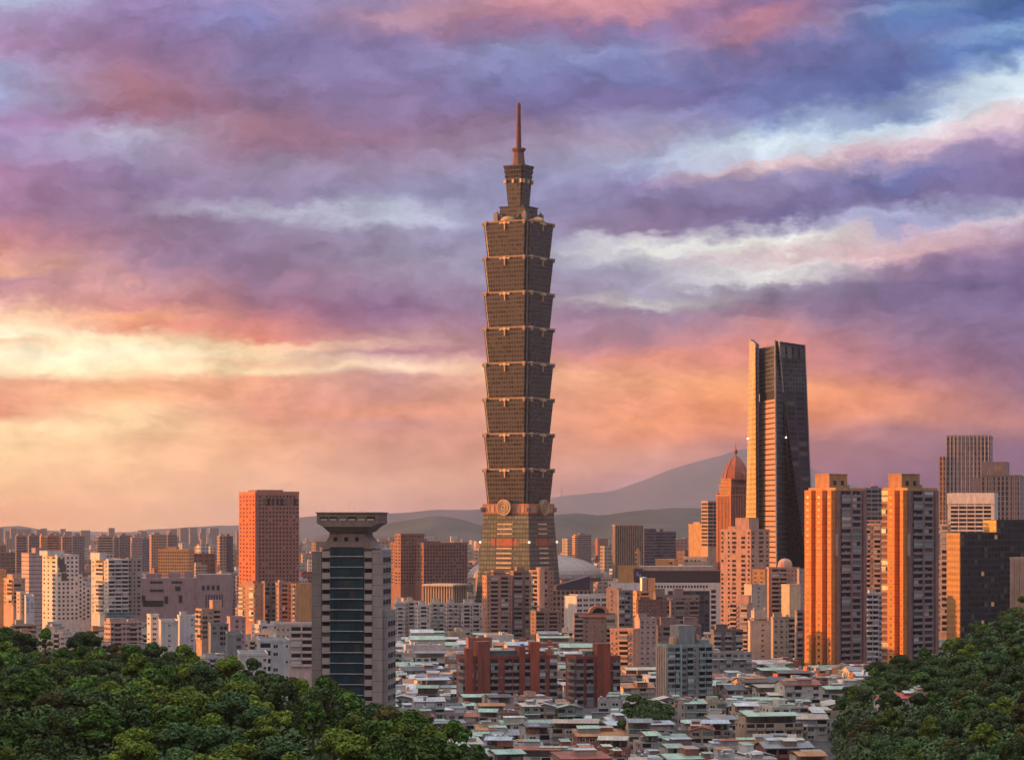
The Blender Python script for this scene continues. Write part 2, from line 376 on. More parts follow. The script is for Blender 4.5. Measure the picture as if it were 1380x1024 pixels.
def facade_jobs(face, w1, w2, z0, z1, floors, bays, wm, gm, win=(.62, .52), framed=True, inset=0., bal=None, skip=None, aircon=False):
    """windows and balconies of one wall: bays is a string, one letter per bay"""
    at, rz, W = face_frame(face, w1, w2)
    tot = sum(WID[c] for c in bays); k = (W-2*inset)/tot; fh = (z1-z0)/floors; s = inset; jobs = []
    um = unit_window(wm, gm) if framed else unit_pane(gm)
    for bi, c in enumerate(bays):
        bw = WID[c]*k
        if c in 'WNGV':
            fw, fhh = {'W': win, 'N': (win[0]*.8, win[1]*.8), 'G': (.96, .80), 'V': (.9, .62)}[c]
            for f in range(floors):
                if skip and skip(bi, f): continue
                p = at(s + bw*(1-fw)/2)
                if c != 'V' and bw > 2.2 and vr.random() < .10: continue                     # a bricked-up bay
                zz = z0 + f*fh + fh*(1-fhh)*.55; kw, kh = (vr.uniform(.72, 1.), vr.uniform(.82, 1.)) if (aircon and c in 'WN') else (1., 1.)
                jobs.append(('window', um, (p[0], p[1], zz), rz, (bw*fw*kw, 1, fh*fhh*kh)))
                if aircon and vr.random() < .3:
                    pa = at(s + bw*vr.uniform(.15, .6)); jobs.append(('air_conditioner', unit_ac(), (pa[0], pa[1], zz-.85), rz, (1.0, 1, .75)))
        elif c == 'B':
            for f in range(floors):
                if skip and skip(bi, f): continue
                p = at(s + bw*.04)
                jobs.append(('balcony', unit_balcony(bal or wm, gm), (p[0], p[1], z0+f*fh), rz, (bw*.92, 1, fh)))
                if aircon and vr.random() < .3: jobs.append(('balcony_screen', unit_screen(vr.choice(SCREENS)), (p[0], p[1], z0+f*fh), rz, (bw*.92*vr.choice([1, 1, .5]), 1, fh)))
                elif aircon and vr.random() < .25: pa = at(s + bw*vr.uniform(.2, .7)); jobs.append(('air_conditioner', unit_ac(), (pa[0], pa[1], z0+f*fh+fh*.38), rz, (.9, 1, .7)))
        s += bw
    return jobs
def site(pxL, pxC, pxR, D, beta):
    """footprint from the photo: origin (front left corner), rotation, front width, depth. beta>0 shows the left wall, beta<0 the right wall."""
    b = R(beta); t = lambda p: (p-CX)/F
    xc = t(pxC)*D
    def run(px, dx, dy): return (t(px)*D - xc)/(dx - t(px)*dy)
    if beta >= 0:
        w1 = run(pxR, math.cos(b), math.sin(b)); w2 = run(pxL, -math.sin(b), math.cos(b)) if pxL < pxC else None
        o = (xc, D)
    else:
        w1 = run(pxL, -math.cos(b), -math.sin(b)); w2 = run(pxR, -math.sin(b), math.cos(b)) if pxR > pxC else None
        o = (xc - w1*math.cos(b), D - w1*math.sin(b))
    return o, b, w1, w2
def roof_bits(root, w1, w2, h, bits, wall, rnd_):
    """stair houses, tanks, plant and masts standing on a flat roof: (kind, x0, x1 as shares of the front, height)"""
    for (kind, a, c, hh) in bits:
        if kind == 'house':
            b = MB(); y0 = w2*.22; y1 = w2*.75
            b.box(w1*a, w1*c, y0, y1, h, h+hh, 0, 0); b.box(w1*a-.2, w1*c+.2, y0-.2, y1+.2, h+hh, h+hh+.3, 0, 1, True)
            b.build('stair_house', [wall, ROOF], root)
        elif kind == 'frame':
            b = MB(); y0 = w2*.15; y1 = w2*.8; n = max(2, int((c-a)*w1/4))
            for i in range(n+1):
                x = w1*(a+(c-a)*i/n)
                b.box(x-.3, x+.3, y0, y0+.5, h, h+hh, 0)
            b.box(w1*a-.5, w1*c+.5, y0-.3, y1, h+hh, h+hh+.7, 0, 1, True)
            b.build('roof_frame', [wall, ROOF], root)
        elif kind == 'tank':
            b = MB(); x = w1*(a+c)/2; y = w2*.35; r = max(.8, w1*(c-a)/2)
            b.tube((x, y, h+.6), (x, y, h+.6+hh), r, r, 12); b.tube((x, y, h+.6+hh), (x, y, h+.6+hh+r*.3), r, r*.2, 12)
            for q in range(4): b.tube((x+r*.6*math.cos(q*1.57), y+r*.6*math.sin(q*1.57), h), (x+r*.6*math.cos(q*1.57), y+r*.6*math.sin(q*1.57), h+.6), .12, .12, 5)
            b.build('water_tank', [METAL], root)
        elif kind == 'mast':
            b = MB(); x = w1*a; y = w2*.4
            b.tube((x, y, h), (x, y, h+hh), .18, .08, 5); b.tube((x-1, y, h+hh*.7), (x+1, y, h+hh*.7), .07, .07, 4); b.tube((x-.7, y, h+hh*.85), (x+.7, y, h+hh*.85), .07, .07, 4)
            b.build('mast', [METAL], root)
def tower(name, label, cat, pxs, D, beta, ytop, ybot, fpx, front, side, wall, wallm=None, group=None, gm=None, frame=None, depth=None,
          bits=(), parapet=1.0, ground=0., win=(.62, .52), framed=True, bal=None, piers=(), body=None, cap=100, cornice=None, sidewin=None, roofm=None):
    """a storeyed building: body, parapet, rooftop bits, piers, windows and balconies"""
    (ox, oy), b, w1, w2 = site(*pxs, D, beta)
    w2 = min(w2, 75.) if (w2 and w2 > 5 and depth is None) else (depth or max(8., min(w1*.8, 26.)))
    h = PZ(ytop, D) - ground
    wm = wallm or plain(wall); gm = gm or GL; fm = frame or wm
    root = thing(name, label, cat, (ox, oy, ground), b, group)
    mb = MB(); mb.box(0, w1, 0, w2, 0, h-parapet, 0, 1); mb.build('body', [body or wm, roofm or ROOF], root)
    pb = MB()                                                       # parapet ring standing on the roof edge
    pl = .18; q = [(-pl, -pl), (w1+pl, -pl), (w1+pl, w2+pl), (-pl, w2+pl)]; ii = [(.3, .3), (w1-.3, .3), (w1-.3, w2-.3), (.3, w2-.3)]
    zt, zb = h, h-parapet-.25
    for i in range(4):
        j = (i+1) % 4
        pb.poly([(*q[i], zb), (*q[j], zb), (*q[j], zt), (*q[i], zt)]); pb.poly([(*q[i], zt), (*q[j], zt), (*ii[j], zt), (*ii[i], zt)])
        pb.poly([(*ii[j], h-parapet+.02), (*ii[i], h-parapet+.02), (*ii[i], zt), (*ii[j], zt)]); pb.poly([(*q[j], zb), (*q[i], zb), (*ii[i], zb), (*ii[j], zb)])
    pb.build('parapet', [cornice or wm], root)
    jobs = []; top = h-parapet-.4; fh = fpx*D/F
    floors = max(1, min(int(top/fh), round((top - (PZ(ybot, D)-ground))/fh)))
    zz0 = top - floors*fh
    if front: jobs += facade_jobs('F', w1, w2, zz0, top, floors, front, fm, gm, win, framed, .0, bal, None, cat in ('apartment block', 'residential tower'))
    vis = 'L' if beta >= 0 else 'R'
    if side: jobs += facade_jobs(vis, w1, w2, zz0, top, floors, side, fm, gm, sidewin or win, framed, .0, bal, None, cat in ('apartment block', 'residential tower'))
    place_parts(root, jobs, cap)
    for (face, a, c, d_, pm) in piers:                              # full-height piers: share from, share to, how far proud
        at, rz, W = face_frame(face, w1, w2); k = MB()
        k.box(0, W*(c-a), -d_, 0, 0, h-parapet-.3, 0, 0)
        o = k.build('pier', [pm or wm], root); p = at(W*a); o.location = (p[0], p[1], 0); o.rotation_euler = (0, 0, rz)
    roof_bits(root, w1, w2, h-parapet, bits, wm, rnd)
    return root, w1, w2, h

# ------------------------------------------------------------------ the tiered skyscraper
def build_skyscraper():
    D = 2486
    root = thing('skyscraper', 'very tall pagoda-like green-brown glass skyscraper of eight flaring tiers with a needle spire', 'skyscraper', (PX(699, D), D, 0), R(60))
    gw = facade((.070, .066, .066), (.062, .066, .070), 4.2, 2.9, .60, .74, .5, .25, .12, gmetal=.55)
    gb = facade((.055, .065, .065), (.19, .20, .165), 4.3, 3.2, .66, .80, .4, .28, .10, gmetal=.7)
    nd = facade((.05, .055, .07), (.03, .035, .05), 4.2, 2.4, .8, .8, .4, .15, .1)
    trim = plain((.36, .265, .18), .5, .2); orn = plain((.60, .44, .28), .4, .2); red = plain((.42, .13, .07), .6); steel = plain((.22, .21, .22), .45, .5)
    def notch(a, n):
        return [(-a+n, -a), (a-n, -a), (a-n, -a+n), (a, -a+n), (a, a-n), (a-n, a-n), (a-n, a), (-a+n, a), (-a+n, a-n), (-a, a-n), (-a, -a+n), (-a+n, -a+n)]
    def ring(b, P, z0, Q, z1, main, other, top=None):
        for i in range(12):
            j = (i+1) % 12
            b.poly([(*P[i], z0), (*P[j], z0), (*Q[j], z1), (*Q[i], z1)], main if i % 3 == 0 else other)
        if top is not None: b.poly([(*p, z1) for p in Q], top)
    # base: a sloping pyramid stump
    mb = MB(); sq = lambda a: [(-a, -a), (a, -a), (a, a), (-a, a)]
    mb.prism(sq(32.), 0, 114, 0, 0, pl2=sq(24.6)); base = mb.build('base', [gb], root)
    def face_pt(k, s, z, off):                     # a point on wall k of the sloping base
        a = 32.-(32.-24.6)*z/114 + off; c, d = math.cos(k*math.pi/2), math.sin(k*math.pi/2)
        return (s*c + a*d, s*d - a*c, z)
    lou = MB(); lou.box(-8.2, 8.2, -1.1, .3, -.7, .7, 0, bottom=True); lm = lou.mesh('louver', [plain((.66, .52, .36), .5)])
    for k in (0, 3, 1, 2):
        for i in range(13):
            z = 48+i*4.6
            if abs(z-86) < 4: continue
            o = link('louver', lm, base); o.location = face_pt(k, 0, z, 0); o.rotation_euler = (0, 0, k*math.pi/2)
        p = MB(); p.box(-8.5, 8.5, -.5, .3, -3.6, 3.6, 0, bottom=True)
        for q in (-12.3, 12.3): p.box(q-1.8, q+1.8, -.5, .3, -3.2, 3.2, 0, bottom=True)
        o = p.build('red_panel', [red], base); o.location = face_pt(k, 0, 86, 0); o.rotation_euler = (0, 0, k*math.pi/2)
    b = MB(); a = 32.-(32.-24.6)*86/114+.35; b.prism(sq(a), 85.5, 86.4, 0, 0, True); b.build('belt', [trim], base)
    for sx in (-1, 1):
        for sy in (-1, 1):
            lp = MB(); lp.lathe([(0, -1.3), (1.1, -.6), (1.3, 0), (1.1, .7), (0, 1.3)], 8); e, N, bb = mat('lamp_glow'); setp(N, bb, (.8, .8, .75, 1), .4); bb.inputs['Emission Color'].default_value = (1, .82, .6, 1); bb.inputs['Emission Strength'].default_value = .8
            o = lp.build('corner_lamp', [e], base); o.location = (sx*a, sy*a, 86)
    # waist with the four coins
    b = MB(); b.prism(sq(25.2), 113, 122.5, 0, 1, True); w = b.build('waist', [plain((.40, .17, .10), .6), ROOF], root)
    for k in range(4):
        c, s = math.cos(k*math.pi/2), math.sin(k*math.pi/2)
        for q in (-19, -14, 14, 19):
            p = MB(); p.box(-1.7, 1.7, -.35, .2, -3.4, 3.4, 0, bottom=True)
            o = p.build('red_panel', [plain((.52, .30, .20), .6)], w); o.location = (q*c+25.2*s, q*s-25.2*c, 117.8); o.rotation_euler = (0, 0, k*math.pi/2)
        r = 7.4; coin = MB(); coin.tube((0, 0, 0), (0, -3.4, 0), r, r, 32, 1)
        rim = MB()
        for i in range(32):
            t0, t1 = 2*math.pi*i/32, 2*math.pi*(i+1)/32
            for (ra, rb) in ((r+.15, r-1.0), (r-2.2, r-2.8)):
                P = lambda rr, t, y: (rr*math.cos(t), y, rr*math.sin(t))
                rim.poly([P(ra, t1, -3.9), P(ra, t0, -3.9), P(rb, t0, -3.9), P(rb, t1, -3.9)], 0)
                rim.poly([P(ra, t0, -3.3), P(ra, t0, -3.9), P(ra, t1, -3.9), P(ra, t1, -3.3)], 0)
                rim.poly([P(rb, t0, -3.9), P(rb, t0, -3.3), P(rb, t1, -3.3), P(rb, t1, -3.9)], 0)
        for (x0, x1, z0, z1) in ((-2, 2, 1.4, 2), (-2, 2, -2, -1.4), (-2, -1.4, -1.4, 1.4), (1.4, 2, -1.4, 1.4)): rim.box(x0, x1, -3.8, -3.3, z0, z1, 0, bottom=True)
        o = coin.build('coin_medallion', [plain((.30, .24, .18), .5, .3), plain((.30, .24, .18), .5, .3)], w)
        o.location = (25.2*s, -25.2*c, 119); o.rotation_euler = (0, 0, k*math.pi/2)
        q = rim.build('coin_rim', [orn], o)
        m2 = MB(); m2.box(-1.5, 1.5, -2.6, 2.2, -1.6, 1.6, 0, bottom=True); m2.box(-2.2, 2.2, -1.2, .2, -2.2, 2.2, 0, bottom=True)
        for sx in (-1,):
            o = m2.build('corner_block', [steel], w); o.location = ((25.2*c*sx)-25.2*-s, 25.2*s*sx-25.2*c, 117); o.rotation_euler = (0, 0, k*math.pi/2+R(45))
    # eight flaring tiers
    H = 33.55; a0, a1, n = 23.4, 26.1, 4.7
    cap = notch(a1+.5, n)
    for i in range(8):
        z = 122.5 + i*H
        t = MB(); ring(t, notch(a0, n*.92), z, notch(a1, n), z+H-1.6, 0, 1, 2)
        for q in range(1, 8):                       # storey sunshades running round the tier
            f = q/8; a = a0+(a1-a0)*f; zz = z+(H-1.6)*f
            for k in range(4):
                c, s = math.cos(k*math.pi/2), math.sin(k*math.pi/2); hw = a-n
                P = [(-hw, -a-.35), (hw, -a-.35), (hw, -a+.05), (-hw, -a+.05)]
                P = [(x*c-y*s, x*s+y*c) for x, y in P]
                t.prism(P, zz-.22, zz+.22, 3, 3, True)
        tier = t.build('tier', [gw, nd, ROOF, plain((.11, .092, .084), .5, .2)], root)
        cb = MB(); ring(cb, notch(a1+.25, n), z+H-1.6, cap, z+H-.55, 0, 0); ring(cb, cap, z+H-.55, cap, z+H, 0, 0, 1); ring(cb, cap, z+H-.55, notch(a1+.25, n), z+H-1.6, 0, 0)
        cb.build('cornice', [trim, ROOF], tier)
        for k in range(4):
            c, s = math.cos(k*math.pi/2), math.sin(k*math.pi/2)
            o_ = MB()                                # cloud-scroll ornament hung at the middle of each cornice
            o_.tube((0, -.2, 0), (0, -1.7, 0), 1.7, 1.7, 12); o_.box(-4.6, 4.6, -1.3, .2, -.6, .5, 0, bottom=True)
            o_.tube((-4.6, -.2, -.3), (-4.6, -1.4, -.3), 1.1, 1.1, 10); o_.tube((4.6, -.2, -.3), (4.6, -1.4, -.3), 1.1, 1.1, 10); o_.box(-.55, .55, -1.1, 1.4, -6.6, -1.2, 0, bottom=True)
            o = o_.build('scroll_ornament', [orn], tier, weld=False); o.location = (a1*s, -a1*c, z+H-2.0); o.rotation_euler = (0, 0, k*math.pi/2)
            for sg in (-1, 1):                       # curled ends of the cornice
                e = MB(); e.tube((0, .9, 0), (0, -1.2, 0), 1.5, 1.5, 10); e.box(-1.1, 1.1, -1.0, .8, -2.6, -1.2, 0, bottom=True)
                o = e.build('corner_curl', [trim], tier); hx = sg*(a1-n-.4)
                o.location = (hx*c+(a1+.3)*s, hx*s-(a1+.3)*c, z+H-1.2); o.rotation_euler = (0, 0, k*math.pi/2)
            # service columns standing in the notched corner
            q0, q1 = a0-n*.62, a1-n*.62; P = lambda q: (-q*c+q*s, -q*s-q*c)
            p = MB(); p.tube((*P(q0), z+.2), (*P(q1), z+H-2), .8, .8, 8)
            p.build('corner_column', [steel], tier)
    # terrace, inverted crown, lantern, spire
    z = 122.5+8*H
    b = MB(); b.prism(sq(15.4), z, z+6, 0, 1, True); b.prism(sq(13.2), z+6, z+14.2, 0, 1); b.prism(sq(14.0), z+14.2, z+15.2, 0, 1, True)
    ter = b.build('terrace', [gw, ROOF], root)
    for k in range(4):
        c, s = math.cos(k*math.pi/2), math.sin(k*math.pi/2)
        d = MB(); d.lathe([(7.5, 0), (7.0, 1.8), (5.2, 3.6), (2.6, 4.6), (0, 5.0)], 16)
        o = d.build('scroll_dome', [plain((.55, .28, .10), .4, .4)], ter); o.location = (20.3*s, -20.3*c, z)
        for (x, y, hh) in ((-9, 16.5, 9), (9.5, 17, 8), (4, 18.5, 5)):
            q = MB(); q.tube((0, 0, 0), (0, 0, hh), .35, .2, 6); q.box(-1.2, 1.2, -.6, .6, hh*.55, hh*.7, 0, bottom=True); q.box(-.8, .8, -.5, .5, 0, 2, 0)
            o = q.build('rooftop_plant', [steel], ter); o.location = (x*c+y*s, x*s-y*c, z)
        q = MB(); q.box(-2, 2, -2.2, 2.2, 0, 8.5, 0); q.tube((0, 0, 8.5), (0, 0, 13), .3, .12, 5); q.box(-1, 1, -1, 1, 8.5, 10, 0)
        o = q.build('turret', [steel], ter); o.location = (15.5*c+15.5*s, 15.5*s-15.5*c, z)
    z2 = z+15.2
    b = MB(); ring(b, notch(8.0, 1.5), z2, notch(10.0, 1.8), z2+30, 0, 1, 2); crown = b.build('crown', [gw, nd, ROOF], root)
    for i, zz in enumerate((26.0, 30.6, 35.2)):
        a = 10.4+i*.55; b = MB(); ring(b, notch(a-1.1, 1.6), z2+zz, notch(a, 1.8), z2+zz+3.3, 0, 0); ring(b, notch(a, 1.8), z2+zz+3.3, notch(a, 1.8), z2+zz+4.2, 0, 0, 1); b.build('crown_ring', [gw, ROOF], crown)
    for k in range(4):
        c, s = math.cos(k*math.pi/2), math.sin(k*math.pi/2)
        for q in (-8.4, 0, 8.4):
            o_ = MB(); o_.box(-1.0, 1.0, -1.0, .6, -2.2, 1.2, 0, bottom=True); o = o_.build('scroll_ornament', [orn], crown); o.location = (q*c+10.4*s, q*s-10.4*c, z2+24.5); o.rotation_euler = (0, 0, k*math.pi/2)
    z3 = z2+39.4
    oc = lambda r: [(r*math.cos(math.pi*i/4+.39), r*math.sin(math.pi*i/4+.39)) for i in range(8)]
    b = MB(); b.prism(oc(6.4), z3, z3+13, 0, 0, pl2=oc(5.0)); b.prism(oc(5.0), z3+13, z3+15.6, 0, 0, pl2=oc(7.0)); b.prism(oc(7.0), z3+15.6, z3+17, 0, 0)
    b.build('lantern', [plain((.17, .09, .075), .6)], root)
    b = MB(); zs = z3+17
    prof = [(3.0, 0)]
    for i in range(14): h0 = i*2.7; r = 2.5-i*.055; prof += [(r, h0+.1), (r, h0+1.9), (r+.25, h0+2.0), (r+.25, h0+2.6)]
    prof += [(1.9, 38), (1.9, 41.5), (1.2, 43.5), (0, 44.5)]
    b.lathe([(r, zs+h) for r, h in prof], 12); b.build('spire', [plain((.15, .05, .045), .6)], root)
build_skyscraper()

# ------------------------------------------------------------------ the split tower like two leaning blades
def loft(b, bot, top, zb, zt, mats, mtop):
    n = len(bot)
    for i in range(n):
        j = (i+1) % n
        b.poly([(*bot[i], zb), (*bot[j], zb), (*top[j], zt[j]), (*top[i], zt[i])], mats[i])
    b.poly([(*top[i], zt[i]) for i in range(n)], mtop)
def build_blades():
    D = 2250; x0 = PX(1046, D); q = lambda px, d: (PX(px, d)-x0, d-D)
    root = thing('split_tower', 'tall tapering dark tower of two leaning blades, sunlit gold down its left edge', 'skyscraper', (x0, D, 0))
    sunlit_gold = facade((.68, .44, .10), (.50, .32, .08), 4.4, 3.4, .72, .8, .35, .22, .12, gmetal=.5)  # sunset gold is put into the colour of the left-facing wall
    dark = facade((.055, .052, .070), (.028, .028, .042), 4.4, 3.0, .7, .8, .5, .3, .2, spec=.25)
    face = facade((.07, .075, .10), (.02, .022, .035), 4.4, 2.6, .6, .62, .4, .2, .1)
    corem = facade((.48, .29, .22), (.05, .04, .04), 4.5, 99, .26, 1.0, .6, .3, .12)  # sunlit peach of the left-facing core is put into its colour
    up = facade((.10, .105, .12), (.035, .04, .05), 3.8, 3.2, .7, .75, .4, .2, .1)
    z = lambda y, d=D: PZ(y, d)
    A0 = [q(1002, 2325), q(1019.6, 2290), q(1024, 2328), q(1012, 2350)]; A1 = [q(1010, 2325), q(1018, 2290), q(1023, 2328), q(1015, 2350)]
    b = MB(); loft(b, A0, A1, 0, [z(457, 2325), z(463, 2290), z(464, 2328), z(458, 2350)], [0, 1, 1, 1], 1); b.build('left_blade', [sunlit_gold, dark], root)
    C0 = [q(1022, 2312), q(1047, 2256), q(1062, 2300), q(1040, 2340)]; C1 = [q(1023, 2312), q(1045, 2256), q(1052, 2300), q(1038, 2340)]
    lerp = lambda P, Q, f: [(p[0]+(r[0]-p[0])*f, p[1]+(r[1]-p[1])*f) for p, r in zip(P, Q)]
    H = z(460); f1, f2 = z(537)/H, z(526)/H
    core = MB(); loft(core, C0, lerp(C0, C1, f1), 0, [H*f1]*4, [0]*4, 0); cr = core.build('core', [corem], root)
    b = MB(); s = .7; sh = lambda P: [(x+s, y+s*.5) for x, y in P]; loft(b, sh(lerp(C0, C1, f1)), sh(lerp(C0, C1, f2)), H*f1+.01, [H*f2]*4, [0]*4, 0); b.build('dark_recess', [DARK], cr)
    b = MB(); loft(b, lerp(C0, C1, f2), C1, H*f2+.02, [H-2, H-3, H-3, H-2], [0]*4, 0); b.build('plant_screen', [up], cr)
    b = MB(); e = MB()
    B0 = [q(1047, 2252), q(1079, 2398), q(1101, 2286), q(1066, 2320)]; B1 = [q(1044.5, 2254), q(1050, 2250), q(1084.5, 2286), q(1054, 2320)]
    fb = z(524)/z(461); Bm = lerp(B0, B1, fb)
    zt = [z(459, 2254), z(460, 2250), z(465, 2286), z(463, 2320)]
    loft(b, B0, Bm, 0, [zt[i]*fb for i in range(4)], [1, 0, 0, 1], 0); bl = b.build('right_blade', [dark, face], root)
    b = MB()
    for i in range(4):
        j = (i+1) % 4; b.poly([(*Bm[i], zt[i]*fb), (*Bm[j], zt[j]*fb), (*B1[j], zt[j]), (*B1[i], zt[i])], 0)
    b.poly([(*B1[i], zt[i]) for i in range(4)], 0); b.build('crown_screen', [up], bl)
    for P, Q, zq, r in ((B0[1], B1[1], zt[1], .5), (B0[0], B1[0], zt[0], .6), (B0[2], B1[2], zt[2], .4)):
        e = MB(); e.tube((P[0], P[1]-.6, 0), (Q[0], Q[1]-.6, zq+.5), r*1.25, r*1.25, 6); e.build('edge_fin', [plain((.78, .74, .74) if P is B0[1] else (.3, .28, .3), .4)], bl)
    for i in range(4):
        e = MB(); a = i/4
        P = [(B1[1][0]+(B1[2][0]-B1[1][0])*(i+.2)/4, B1[1][1]+(B1[2][1]-B1[1][1])*(i+.2)/4), (B1[1][0]+(B1[2][0]-B1[1][0])*(i+.9)/4, B1[1][1]+(B1[2][1]-B1[1][1])*(i+.9)/4)]
        e.poly([(P[0][0]+.4, P[0][1]-.5, zt[1]-14), (P[1][0]+.4, P[1][1]-.5, zt[1]-14), (P[1][0], P[1][1]-.6, zt[1]-4), (P[0][0], P[0][1]-.6, zt[1]-4)]); e.build('crown_opening', [glass((.06, .065, .08), .3)], bl)
    e_, N, bb = mat('beacon_glow'); setp(N, bb, (.8, .8, .8, 1), .4); bb.inputs['Emission Color'].default_value = (1, .93, .8, 1); bb.inputs['Emission Strength'].default_value = 4
    f = z(587)/z(460)
    for P, Q in ((B0[1], B1[1]), (A0[0], A1[0])):
        e = MB(); e.lathe([(0, -.7), (.6, -.35), (.7, 0), (.6, .35), (0, .7)], 8); o = e.build('beacon', [e_], bl); o.location = (P[0]+(Q[0]-P[0])*f, P[1]+(Q[1]-P[1])*f-1.6, z(587))
    rd, N, bb = mat('red_beacon_glow'); setp(N, bb, (.8, .1, .1, 1), .4); bb.inputs['Emission Color'].default_value = (1, .05, .04, 1); bb.inputs['Emission Strength'].default_value = 3
    f = z(723)/z(460); P, Q = B0[1], B1[1]
    e = MB(); e.lathe([(0, -.7), (.6, -.35), (.7, 0), (.6, .35), (0, .7)], 8); o = e.build('red_beacon', [rd], bl); o.location = (P[0]+(Q[0]-P[0])*f, P[1]+(Q[1]-P[1])*f-1.6, z(723))
build_blades()

# ------------------------------------------------------------------ the domed tower beside it
def build_domed():
    D = 2600; (ox, oy), b_, w1, w2 = site(966, 985, 1017, D, 35); h = lambda y: PZ(y, D)
    root = thing('domed_tower', 'red-brown ribbed tower with a pointed dome and ball finial', 'skyscraper', (ox, oy, 0), b_)
    rib = facade((.30, .105, .065), (.05, .035, .035), 3.6, 3.4, .72, .5, .7, .3, .15); red = plain((.36, .12, .08), .6)
    b = MB(); b.box(0, w1, 0, w2, 0, h(668), 0, 1); body = b.build('body', [rib, ROOF], root)
    b = MB(); b.box(1.5, w1-1.5, 1.5, w2-1.5, h(668), h(655), 0, 1); b.box(3, w1-3, 3, w2-3, h(655), h(646), 0, 1); b.build('upper_storeys', [rib, ROOF], root)
    rm = plain((.44, .17, .10), .6)
    for i in range(9):
        b = MB(); x = 2.2+(w1-4.4)*i/8; b.box(x-.4, x+.4, -.55, 0, 0, h(669), 0); b.build('wall_rib', [rm], root)
        b = MB(); y = 2.2+(w2-4.4)*i/8; b.box(-.55, 0, y-.4, y+.4, 0, h(669), 0); b.build('wall_rib', [rm], root)
    for z0_, z1_, o_ in ((668, 666, .6), (655, 653, -1.2), (646, 644.5, -2.6)):
        b = MB(); b.box(-o_, w1+o_, -o_, w2+o_, h(z0_)+.01, h(z1_), 0, 0, True); b.build('cornice', [rm], root)
    for (x, y) in ((-.4, -.4), (w1-1.4, -.4), (-.4, w2-1.4), (w1-1.4, w2-1.4)):
        b = MB(); b.box(x, x+1.8, y, y+1.8, 0, h(664), 0); b.build('corner_pier', [red], root)
    cx, cy_ = w1/2, w2/2; r = 11.5
    b = MB(); prof = [(1.0, 0), (.99, .12), (.93, .3), (.80, .5), (.60, .70), (.38, .86), (.14, 1.0)]; hd = h(614)-h(646)
    b.lathe([(r*p*1.12, h(646)+q*hd) for p, q in prof], 8, (cx, cy_)); dm = b.build('dome', [plain((.34, .11, .07), .5)], root)
    for i in range(8):
        b = MB(); t = 2*math.pi*i/8
        for (p, q), (p2, q2) in zip(prof, prof[1:]): b.tube((cx+r*1.14*p*math.cos(t), cy_+r*1.14*p*math.sin(t), h(646)+q*hd), (cx+r*1.14*p2*math.cos(t), cy_+r*1.14*p2*math.sin(t), h(646)+q2*hd), .45, .45, 5)
        b.build('dome_rib', [plain((.48, .2, .12), .5)], dm)
    b = MB(); z = h(614); b.lathe([(.9, z-1), (.7, z+2), (1.6, z+3.2), (2.2, z+4.8), (1.6, z+6.4), (.5, z+7.4), (.35, z+9), (.05, z+15)], 10, (cx, cy_)); b.build('finial', [red], dm)
    b = MB(); b.tube((cx, cy_-r*1.12-.2, h(640)+2), (cx, cy_-r*1.12+1, h(640)+2), 2.0, 2.0, 14); b.build('roundel', [plain((.5, .3, .22), .6)], dm)
build_domed()

